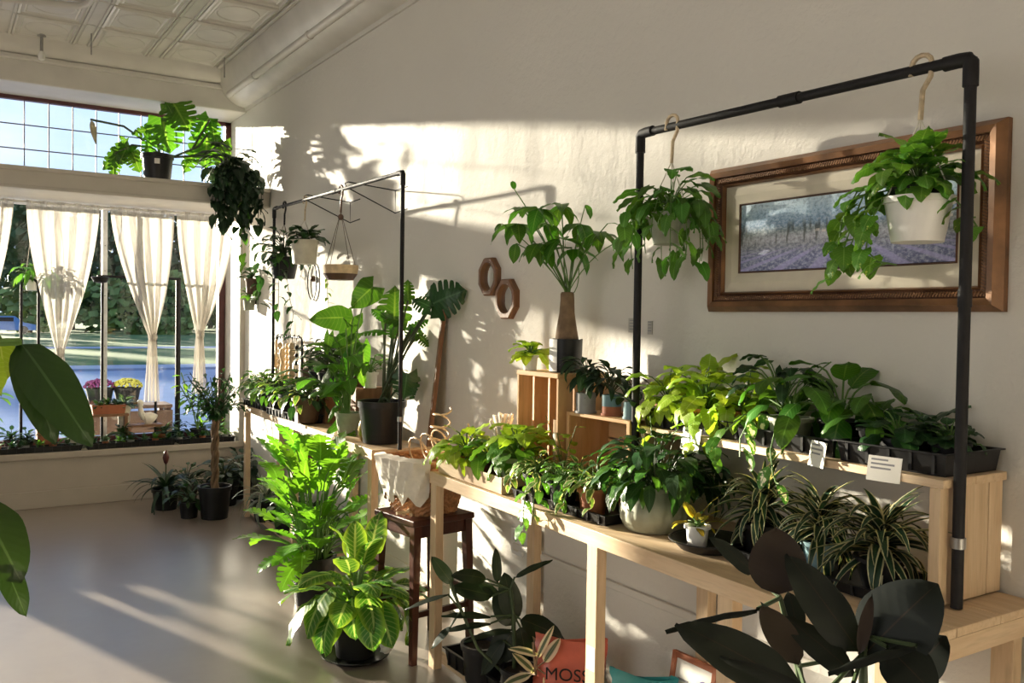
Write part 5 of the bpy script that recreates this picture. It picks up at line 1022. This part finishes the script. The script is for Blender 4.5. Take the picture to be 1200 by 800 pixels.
tr = [(1.856,2.835,0.117), (1.859,2.837,0.247), (1.856,2.842,0.377), (1.845,2.852,0.475)]; m.tube([Vector(p) - off for p in tr], .008, 7); m.tube([Vector(p) - off for p in (tr[0], (1.741,2.912,0.245), (1.659,2.972,0.471), (1.653,2.976,0.504))], .006, 6)
for b, t_, w_, n_ in A:
    q = Vector(b) - off; a = min((Vector(p) - off for p in tr[1:] + [(1.686,2.952,0.391)]), key=lambda p: (p - q).length); m.tube([a, q], .004, 5, False)
m.build('stems', M['dstem'], r, True)
r = thing('rubber_plant', 'cream-edged variegated rubber plant before the red soil bag', 'potted plant', (1.86, 2.80, .07), 'rubber plants'); pot(r, .07, .055, .12, 'black'); off = r.location
A = [((1.851,2.676,0.262),(1.898,2.649,0.391),0.028,(-0.39,-0.56,0.73)),
  ((1.872,2.662,0.25),(1.919,2.634,0.338),0.044,(-0.45,-0.63,0.64)),
  ((1.854,2.674,0.278),(1.767,2.731,0.317),0.037,(-0.25,-0.38,0.89)),
  ((1.833,2.686,0.206),(1.73,2.751,0.176),0.047,(-0.24,-0.37,0.9)),
  ((1.846,2.678,0.212),(1.783,2.72,0.286),0.037,(-0.32,-0.47,0.82)),
  ((1.88,2.655,0.206),(1.906,2.636,0.129),0.05,(-0.39,-0.54,0.75))]
spans(r, A, LS('ovate', 'rubberc', .46, .45, .22, .02)); m = MB(); m.tube([(0, 0, .1), Vector((1.848,2.676,0.206)) - off, Vector((1.84,2.684,0.324)) - off], .005, 6)
for b, t_, w_, n_ in A: m.tube([Vector((1.848,2.676,0.231)) - off, Vector(b) - off], .003, 5, False)
m.build('stems', M['bark'], r, True)
tray('floor_tray', 'black nursery tray on the floor rail under the near bench', (1.935, 2.98, .047), .26, .62, .075)
# bags and framed sign under the bench
def bag(name, lab, loc, w_, d_, h, mat, rz, txt=None):
    t = thing(name, lab, 'bag', loc); t.rotation_euler = (0, 0, rz); m = MB(); nu, nv = 28, 16; rd = random.Random(len(lab)); vs = []
    for j in range(nv + 1):
        s = j / nv; th = (math.sin(pi * min(1, .12 + s * .9)) ** .55) * (1 - s ** 6)
        for i in range(nu):
            a = 2 * pi * i / nu; c, s_ = math.cos(a), math.sin(a); e = (abs(c) ** 3 + abs(s_) ** 3) ** (-1 / 3)
            ww = .012 * math.sin(a * 5 + s * 9) + rd.uniform(-.004, .004); vs.append((e * c * (w_ / 2 + ww), e * s_ * (max(.008, d_ / 2 * th) + ww * .5 * th), h * s + .012 * math.sin(a * 2 + 1) * s))
    m.add(vs, [(j * nu + i, j * nu + (i + 1) % nu, (j + 1) * nu + (i + 1) % nu, (j + 1) * nu + i) for j in range(nv) for i in range(nu)] + [tuple(reversed(range(nu)))]); m.build('sack', M[mat], t, True)
    if txt:
        for k, (s, z, q) in enumerate(txt):
            c = bpy.data.curves.new('lettering', 'FONT'); c.body = s; c.size = q; c.align_x = 'CENTER'; c.extrude = .001; tmp = bpy.data.objects.new('tmp', c); COL.objects.link(tmp); me = bpy.data.meshes.new_from_object(tmp); bpy.data.objects.remove(tmp); bpy.data.curves.remove(c); o = bpy.data.objects.new('lettering', me); link(o, t); me.materials.clear(); me.materials.append(M['iron']); o.location = (0, -d_ / 2 - .014, z); o.rotation_euler = (pi / 2, 0, 0)
    return t
M['redbag'] = plain('red_plastic_sack', (.50, .11, .07), .3, 0, .25, 9, .3); M['tealbag'] = plain('teal_plastic_sack', (.03, .26, .28), .35, 0, .25, 9, .3)
bag('soil_bag', 'red-orange plastic bag of moss under the near bench', (1.975, 2.64, .001), .25, .14, .33, 'redbag', -.75, (('MOSS', .20, .065),))
bag('soil_bag', 'teal plastic bag behind the middle bench leg', (2.045, 2.31, .001), .22, .12, .29, 'tealbag', -.95)
t = thing('framed_sign', 'small brown-framed notice leaning on the wall under the bench', 'sign', (2.12,2.177,0.293)); t.location.z = .10; t.rotation_euler = (0, .16, 0)
h2, w2_ = .27, .105
for nm, a in (('frame_side', (-.012, .006, -w2_, -w2_ + .02, 0, h2)), ('frame_side', (-.012, .006, w2_ - .02, w2_, 0, h2)), ('frame_bar', (-.012, .006, -w2_ + .02, w2_ - .02, 0, .02)), ('frame_bar', (-.012, .006, -w2_ + .02, w2_ - .02, h2 - .02, h2))): MB().box(*a).build(nm, M['board3'] if 'board3' in M else M['terra'], t, bev=.002)
MB().box(-.004, .004, -w2_ + .02, w2_ - .02, .02, h2 - .02).build('paper', M['card'], t); m = MB()
for k in range(6): m.box(-.0052, -.0041, .02 - .01 * (k % 3), .07, h2 - .09 - .022 * k, h2 - .083 - .022 * k)
m.build('printing', M['ink'], t); M['violet'] = plain('violet_emblem', (.16, .14, .38), .6); MB().tube([(-.0056, -.05, h2 - .085), (-.0041, -.05, h2 - .085)], .024, 20).build('emblem', M['violet'], t)
bx_ = thing('sign_block', 'dark block under the framed notice', 'block', (t.location.x, t.location.y, 0)); MB().box(-.06, .06, -.11, .11, 0, .098).build('block', M['midwood'], bx_)
# ------------------------------------------------------------------ foreground rubber plant
r = thing('rubber_plant', 'large near-black rubber plant in the right foreground', 'potted plant', (1.224,0.845,0.0) if False else (1.27, .80, 0), 'rubber plants'); pot(r, .16, .13, .28, 'black'); off = r.location
rb = LS('ovate', 'rubber', .62, .35, .14, .015)
A = [((1.156,0.98,1.059),(1.183,1.013,1.156),0.093,(0.75,0.64,-0.14)),
  ((1.168,1.044,1.077),(1.098,1.068,1.145),0.035,(-0.45,-0.42,0.79)),
  ((1.214,0.87,0.99),(1.143,0.943,1.135),0.073,(-0.52,-0.4,0.75)),
  ((1.219,0.866,0.985),(1.249,0.779,1.113),0.12,(-0.7,-0.46,0.55)),
  ((1.215,0.822,1.013),(1.222,0.745,0.969),0.084,(-0.49,-0.31,0.82)),
  ((1.08,0.957,1.055),(0.907,0.974,1.065),0.017,(-0.2,-0.19,0.96)),
  ((1.096,0.873,0.949),(0.909,0.926,1.074),0.077,(-0.58,-0.52,0.63)),
  ((1.15,0.934,0.965),(1.097,0.971,1.075),0.049,(0.76,0.65,0.02)),
  ((1.192,0.859,0.96),(1.119,0.933,1.055),0.048,(-0.55,-0.42,0.72)),
  ((1.225,0.781,1.026),(1.059,0.804,1.023),0.021,(-0.22,-0.16,0.96)),
  ((1.08,0.836,0.959),(0.935,0.873,1.047),0.024,(-0.52,-0.44,0.74)),
  ((1.206,0.863,0.992),(1.221,0.856,1.092),0.02,(0.76,0.54,0.36)),
  ((1.214,0.988,0.986),(1.218,1.011,1.051),0.037,(-0.55,-0.45,0.71)),
  ((1.28,0.945,0.944),(1.261,0.984,1.038),0.043,(-0.47,-0.36,0.81)),
  ((1.291,0.842,0.935),(1.323,0.8,1.017),0.067,(-0.59,-0.37,0.72)),
  ((1.12,0.811,0.982),(1.036,0.769,0.967),0.072,(-0.45,-0.33,0.83))]
spans(r, A, rb); m = MB(); tr = [(1.27, .80, .26), (1.219,0.864,0.902), (1.219,0.866,0.989), (1.224,0.864,1.015)]; m.tube([Vector(p) - off for p in tr], [.011, .008, .006, .003], 8); tr2 = [(1.25, .80, .26), (1.193,0.951,0.861), (1.182,0.96,0.944), (1.157,0.979,1.055)]; m.tube([Vector(p) - off for p in tr2], [.01, .008, .006, .004], 8)
for b, t_, w_, n_ in A:
    q = Vector(b) - off; a = min((Vector(p) - off for p in tr[1:] + tr2[1:]), key=lambda p: (p - q).length); m.tube([a, q], .0035, 6, False)
m.build('stems', M['dstem'], r, True)
# ------------------------------------------------------------------ foreground left plant (pot outside the picture)
r = thing('floor_monstera', 'big drooping split leaves reaching in at the left photo edge', 'potted plant', (-.42, 1.30, 0), 'big floor plants'); pot(r, .17, .14, .3, 'cream'); off = r.location
A = [((0.103,1.503,1.457),(0.141,1.403,1.329),0.054,(-0.08,-0.92,0.38)),
  ((0.105,1.501,1.458),(0.179,1.367,1.335),0.071,(-0.09,-0.95,0.31)),
  ((0.082,1.564,1.461),(0.094,1.602,1.378),0.045,(-0.05,-0.96,0.29)),
  ((0.048,1.514,1.445),(0.098,1.551,1.366),0.051,(-0.04,-0.9,0.44)),
  ((0.047,1.414,1.245),(0.093,1.322,1.164),0.071,(-0.04,-0.84,0.55)),
  ((0.076,1.393,1.165),(0.102,1.339,1.101),0.032,(-0.06,-0.88,0.47)),
  ((0.015,1.413,1.323),(-0.013,1.31,1.254),0.066,(-0.0,-0.77,0.64)),
  ((0.006,1.545,1.581),(-0.036,1.569,1.481),0.074,(0.01,-0.84,0.54))]
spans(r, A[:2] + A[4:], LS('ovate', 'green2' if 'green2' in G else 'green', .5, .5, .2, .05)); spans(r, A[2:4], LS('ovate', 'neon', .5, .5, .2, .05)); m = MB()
for b, t_, w_, n_ in A: q = Vector(b) - off; a = Vector((random.Random(str(b)).uniform(-.04, .04), 0, .28)); m.tube(bez(a, Vector((q.x * .4, q.y * .4, q.z * 1.05)), q, 8), .006, 6, False)
m.build('stems', M['stem'], r, True)
# ------------------------------------------------------------------ plants on the ledge
r = thing('ledge_monstera', 'monstera in a black pot on the ledge against the sky window', 'potted plant', (1.455, 7.40, 2.516), 'plants on the window ledge'); pot(r, .115, .095, .23, 'black'); off = r.location
MB().add([(.117 * math.cos(a) * 1.0, .117 * math.sin(a) * 1.0, z) for z in (.145, .185) for a in (-1.95, -1.85, -1.75, -1.62)], [(0, 1, 5, 4), (1, 2, 6, 5), (2, 3, 7, 6)]).build('label_sticker', M['card'], r)
A = [((1.635,7.74,3.25),(1.712,7.566,3.042),0.236,(-0.21,-0.98,-0.03)),
  ((1.565,7.782,3.116),(1.59,7.639,2.847),0.25,(-0.2,-0.98,-0.01)),
  ((1.529,7.803,3.032),(1.334,7.808,2.987),0.125,(-0.14,-0.76,0.64)),
  ((1.494,7.823,2.961),(1.427,7.743,2.789),0.104,(-0.16,-0.88,0.45)),
  ((1.329,7.927,2.888),(1.131,7.93,2.687),0.139,(-0.14,-0.88,0.46)),
  ((1.329,7.927,2.888),(1.253,7.853,2.744),0.153,(-0.16,-0.98,0.09)),
  ((1.358,7.907,2.833),(1.386,7.766,2.691),0.139,(-0.17,-0.95,0.27)),
  ((1.247,7.978,2.817),(1.206,7.88,2.633),0.104,(-0.14,-0.88,0.46)),
  ((1.888,7.574,3.122),(1.758,7.534,2.946),0.153,(-0.23,-0.95,0.23)),
  ((1.906,7.562,3.094),(1.903,7.44,2.921),0.111,(-0.24,-0.94,0.24)),
  ((1.877,7.578,2.982),(1.834,7.479,2.727),0.236,(-0.24,-0.97,0.0)),
  ((1.824,7.609,2.897),(1.677,7.578,2.669),0.118,(-0.2,-0.87,0.46)),
  ((1.771,7.64,2.784),(1.671,7.584,2.751),0.063,(-0.13,-0.58,0.81)),
  ((1.988,7.504,2.935),(1.926,7.419,2.701),0.125,(-0.25,-0.94,0.26)),
  ((1.653,7.725,3.104),(1.578,7.657,3.219),0.097,(-0.19,-0.89,0.43)),
  ((1.341,7.919,2.874),(1.282,7.841,2.952),0.083,(-0.13,-0.76,0.64))]
spans(r, A, mo); spans(r, [((1.069,8.041,3.076),(1.104,8.013,2.889),0.049,(-0.1,-0.76,0.64))], LS('lance', 'dry', .3)); m = MB()
for pts in ([(1.557,7.838,2.831),(1.517,7.808,2.961),(1.594,7.763,3.103),(1.641,7.737,3.251)], [(1.557,7.838,2.831),(1.535,7.797,2.962),(1.553,7.788,3.067),(1.565,7.782,3.116)], [(1.551,7.842,2.831),(1.417,7.872,2.946),(1.3,7.951,3.042),(1.063,8.045,3.083)], [(1.551,7.842,2.831),(1.459,7.844,2.876),(1.358,7.908,2.889),(1.232,7.928,2.808)], [(1.563,7.834,2.831),(1.642,7.664,2.794),(1.758,7.59,2.852),(1.881,7.518,3.097)], [(1.563,7.834,2.831),(1.642,7.664,2.794),(1.799,7.565,2.873),(1.864,7.526,2.972)], [(1.563,7.834,2.831),(1.642,7.664,2.787),(1.846,7.533,2.805),(1.975,7.453,2.925)]): m.tube([Vector(p) - off for p in pts], .009, 6, False)
m.build('stems', M['dstem'], r, True)
r = thing('ledge_pothos', 'dark trailing pothos spilling over the ledge by the corner', 'potted plant', (1.963,7.2,2.568), 'plants on the window ledge'); r.location.z = 2.516; pot(r, .09, .07, .15, 'black'); off = r.location; P_ = Plant(r, 61); hd = LS('heart', 'deep', .78, .7, .22, .03)
P_.bush(60, (0, 0, .12), (.08, .24), (-.1, 1.2), (.09, .13), hd, tilt=.8, spread=.03)
for k in range(17):
    dx = -.19 + .023 * k; ln = (.16, .34, .22, .40, .18, .30, .2)[k % 7]; P_.vine([(dx * .3, -.04, .13), (dx * .7, -.15, .14), (dx, -.21, .04), (dx * 1.02, -.22, -ln * .5), (dx, -.21, -ln)], .05, (.075, .115), hd, .003, 1.0, (0, -1, 0))
P_.vine([(.05, -.15, .14), (.06, -.22, .0), (.05, -.22, -.3), (.03, -.22, -.5), (.06, -.21, -.62)], .07, (.075, .10), LS('heart', 'green', .75, .7, .22, .03), .003, 1.0, (0, -1, 0)); P_.done('dstem')
# ------------------------------------------------------------------ shop window display
for k, (x0, x1, lab) in enumerate(((.25, .98, 'black succulent tray on the sill at the left edge'), (1.0, 1.68, 'black succulent tray on the sill under the white post'), (1.7, 2.17, 'black succulent tray on the sill by the corner'))):
    o = tray('nursery_tray', lab, ((x0 + x1) / 2, 7.80, .426), .12, x1 - x0, .045, group='black trays on the window sill', rot=pi / 2)
rd = random.Random(77); sd_ = [LS('ovate', 'begonia', .55, .3, .3, 0), LS('lance', 'green', .4, .3, .3, 0), LS('ovate', 'dark', .5, .3, .3, 0)]
spot = ['at the left end', 'left of the lantern planter', 'under the big drooping leaf', 'left of the white post', 'before the white post', 'before the duck table', 'under the duck', 'right of the duck table', 'behind the ficus crown', 'at the corner end']
for k in range(20):
    x = .30 + .095 * k; y = 7.775 + .05 * (k % 2)
    r = thing('succulent', '%s succulent pot on the sill tray %s' % (('front', 'back')[k % 2], spot[k // 2]), 'succulent', (x, y, .434), 'small succulents along the sill'); pot(r, .028, .022, .045, ('black', 'terra', 'black', 'grey')[k % 4], rim=0, n=10)
    Plant(r, k).bush(16, (0, 0, .042), (.003, .012), (.0, 1.4), (.03, .055), sd_[k % 3], tilt=0).done('stem', joined=True)
def planter(name, lab, loc, lx, ly, h, mat, sd, n=3, ls_=None):
    r = thing(name, lab, 'planter', loc, 'planters in the shop window'); m = MB(); a, b = lx / 2, ly / 2
    m.add([(sx_ * a * q, sy_ * b * q, z) for q, z in ((.92, 0), (1, h), (.92, h), (.86, h * .8)) for sx_, sy_ in ((-1, -1), (1, -1), (1, 1), (-1, 1))], [(3, 2, 1, 0)] + [(i * 4 + k, i * 4 + (k + 1) % 4, i * 4 + 4 + (k + 1) % 4, i * 4 + 4 + k) for i in range(3) for k in range(4)] + [(12, 13, 14, 15)]); m.build('box', M[mat], r)
    P_ = Plant(r, sd)
    for k in range(n): P_.bush(16, ((k + .5) / n * lx * .8 - lx * .4, 0, h * .8), (.005, .05), (.1, 1.4), (.04, .07), ls_ or sd_[k % 3], tilt=.2)
    P_.done('stem', joined=True); return r
planter('window_planter', 'terracotta box planter at the foot of the white window post', (1.20, 8.02, .68), .26, .12, .075, 'terra', 1)
MB_ = thing('display_stand', 'low dark stand under the terracotta box planter', 'stand', (1.20, 8.02, .412)); MB().box(-.15, .15, -.08, .08, .248, .267).build('top', M['board'], MB_)
for x in (-.13, .13): MB().box(x - .012, x + .012, -.07, .07, 0, .248).build('leg', M['board'], MB_)
planter('window_planter', 'brick-coloured box planter under the small lantern', (.75, 7.98, .46), .16, .12, .17, 'terra', 2, 1)
t = thing('lantern', 'little white lantern with a dark roof on the brick planter', 'lantern', (.74, 8.06, .64)); MB().lathe([(.045, 0), (.05, .01), (.035, .06), (.04, .065)], 10).build('body', M['white'], t); MB().lathe([(.055, .065), (.03, .09), (.012, .1), (.016, .115), (.0001, .12)], 10).build('roof', M['iron'], t)
bl_ = thing('display_stand', 'low block carrying the small lantern', 'stand', (.74, 8.075, .412)); MB().box(-.06, .06, -.03, .05, 0, .226).build('block', M['board'], bl_)
t = thing('duck_table', 'small wooden table carrying the white duck figurine', 'table', (1.47, 7.98, .412)); MB().box(-.14, .14, -.08, .08, .155, .172).build('top', M['board'], t)
for x in (-.12, .12):
    for y in (-.06, .06): MB().box(x - .01, x + .01, y - .01, y + .01, 0, .155).build('leg', M['board'], t)
t = thing('duck_figurine', 'white duck figurine on the little window table', 'figurine', (1.48, 7.98, .585)); m = MB(); m.tube([(-.01, 0, .035), (.0, 0, .038), (.03, 0, .045), (.06, 0, .055), (.085, 0, .062), (.10, 0, .068)], [.02, .045, .05, .044, .024, .006], 12)
m.tube([(.0, 0, .05), (-.03, 0, .09), (-.035, 0, .14), (-.03, 0, .17)], [.035, .026, .018, .018], 10); m.ball((-.038, 0, .18), .026, 8); m.build('body', M['stone'], t, True); MB().tube([(-.058, 0, .178), (-.09, 0, .172)], [.012, .006], 8).build('beak', M['gold'], t, True); MB().lathe([(.03, -.012 + .012), (.035, .02)], 10, (.03, 0, 0)).build('foot', M['stone'], t)
for k, (x, y, mt, lab) in enumerate(((1.33, 8.06, 'cream', 'cream pot with a blue-green rosette by the white post'), (1.02, 8.0, 'grey', 'grey pot left of the white window post'), (1.30, 7.92, 'blue', 'small blue pot before the duck table'), (1.75, 8.02, 'black', 'dark leafy pot right of the duck in the window'), (1.95, 8.02, 'teal', 'teal pot behind the ficus crown in the window'), (2.08, 7.95, 'white', 'white pot nearest the window corner'), (.50, 8.02, 'dred', 'red pot at the left edge of the window display'), (.60, 7.93, 'black', 'black pot left of the brick planter'), (1.62, 7.93, 'terra', 'terracotta pot beside the duck table leg'), (.93, 7.95, 'cream', 'cream pot behind the drooping leaf tip'))):
    z = .412; r = potted('window_pot', lab, 'potted plant', (x, y, z), (.05, .042, .09 if k else .33, mt), 'pots in the shop window')
    Plant(r, 80 + k).bush(30, (0, 0, .085 if k else .32), (.02, .10), (.1, 1.3), (.05, .09), (sd_ + [dl])[k % 4], tilt=.5).done('dstem', joined=True)
for x, y, hh, lab, sd in ((-.10, 7.90, .62, 'leafy plant standing on the window deck beyond the left photo edge, near the pillar', 96), (.12, 8.0, .70, 'leafy plant standing on the window deck just beyond the left photo edge', 97)):
    r = potted('window_plant', lab, 'potted plant', (x, y, .412), (.08, .065, .14, 'black'), 'pots in the shop window'); Plant(r, sd).bush(40, (0, 0, .13), (.1, hh * .75), (.6, 1.45), (.10, .17), LS('lance', 'green', .34, .9, .2, .03), tilt=.6, sr=.003).done('stem')
r = potted('window_plant', 'tall slender plant with yellow-green tips in the window', 'potted plant', (1.90, 7.93, .412), (.06, .05, .12, 'black'), 'pots in the shop window'); P_ = Plant(r, 91)
for a, hh in ((2.6, .6), (3.4, .5), (.4, .55), (1.5, .5)): h = Vector((math.cos(a), .2 * math.sin(a), 0)); P_.vine([(0, 0, .1), h * .05 + Vector((0, 0, .3)), h * .16 + Vector((0, 0, hh))], .07, (.08, .13), LS('lance', 'lime', .34), .005, .1)
P_.done('stem')
t = thing('plant_stand', 'black arched iron plant hanger stand by the left curtain', 'stand', (.655, 7.98, .412)); MB().tube([(.03, 0, 0), (.03, 0, 1.30)] + [(-.03 + .06 * math.cos(a * pi / 6), 0, 1.30 + .06 * math.sin(a * pi / 6)) for a in range(7)] + [(-.09, 0, .6)], .011, 8).build('pole', M['iron'], t, True); MB().tube([(-.09, 0, .6), (-.09, 0, .0)], .011, 8).build('pole', M['iron'], t, True)
t = thing('plant_stand', 'black iron crossbar stand behind the middle curtains', 'stand', (1.46, 8.06, .412))
for x in (-.30, .12): MB().tube([(x, 0, 0), (x, 0, 1.40)], .011, 8).build('pole', M['iron'], t, True)
MB().tube([(-.34, 0, 1.40), (.32, 0, 1.40)], .011, 8).build('crossbar', M['iron'], t, True); MB().tube([(.30, 0, 1.40), (.30, 0, 0)], .022, 8).build('post', M['iron'], t, True)
t = thing('hanging_cloche', 'dark hanging bowl behind the white window post', 'bowl', (1.13, 7.97, 1.75)); MB().lathe([(.0001, 0), (.05, .01), (.07, .05), (.06, .055), (.0001, .04)], 14).build('bowl', M['iron'], t, True); MB().tube([(0, 0, .05), (0, 0, .58)], .003, 5).build('cord', M['dcord'], t)
r = potted('window_fern', 'fern in a white hanging pot at the left window pane', 'hanging plant', (.66, 8.04, 1.68), (.07, .055, .12, 'white')); P_ = Plant(r, 95); P_.bush(50, (0, 0, .11), (.05, .16), (-.2, 1.2), (.07, .12), LS('lance', 'green', .35, .9, .2, .03), tilt=.8).done('stem'); MB().tube([(.06, 0, .12), (0, 0, .65), (-.06, 0, .12)], .003, 5).build('cord', M['cord'], r)
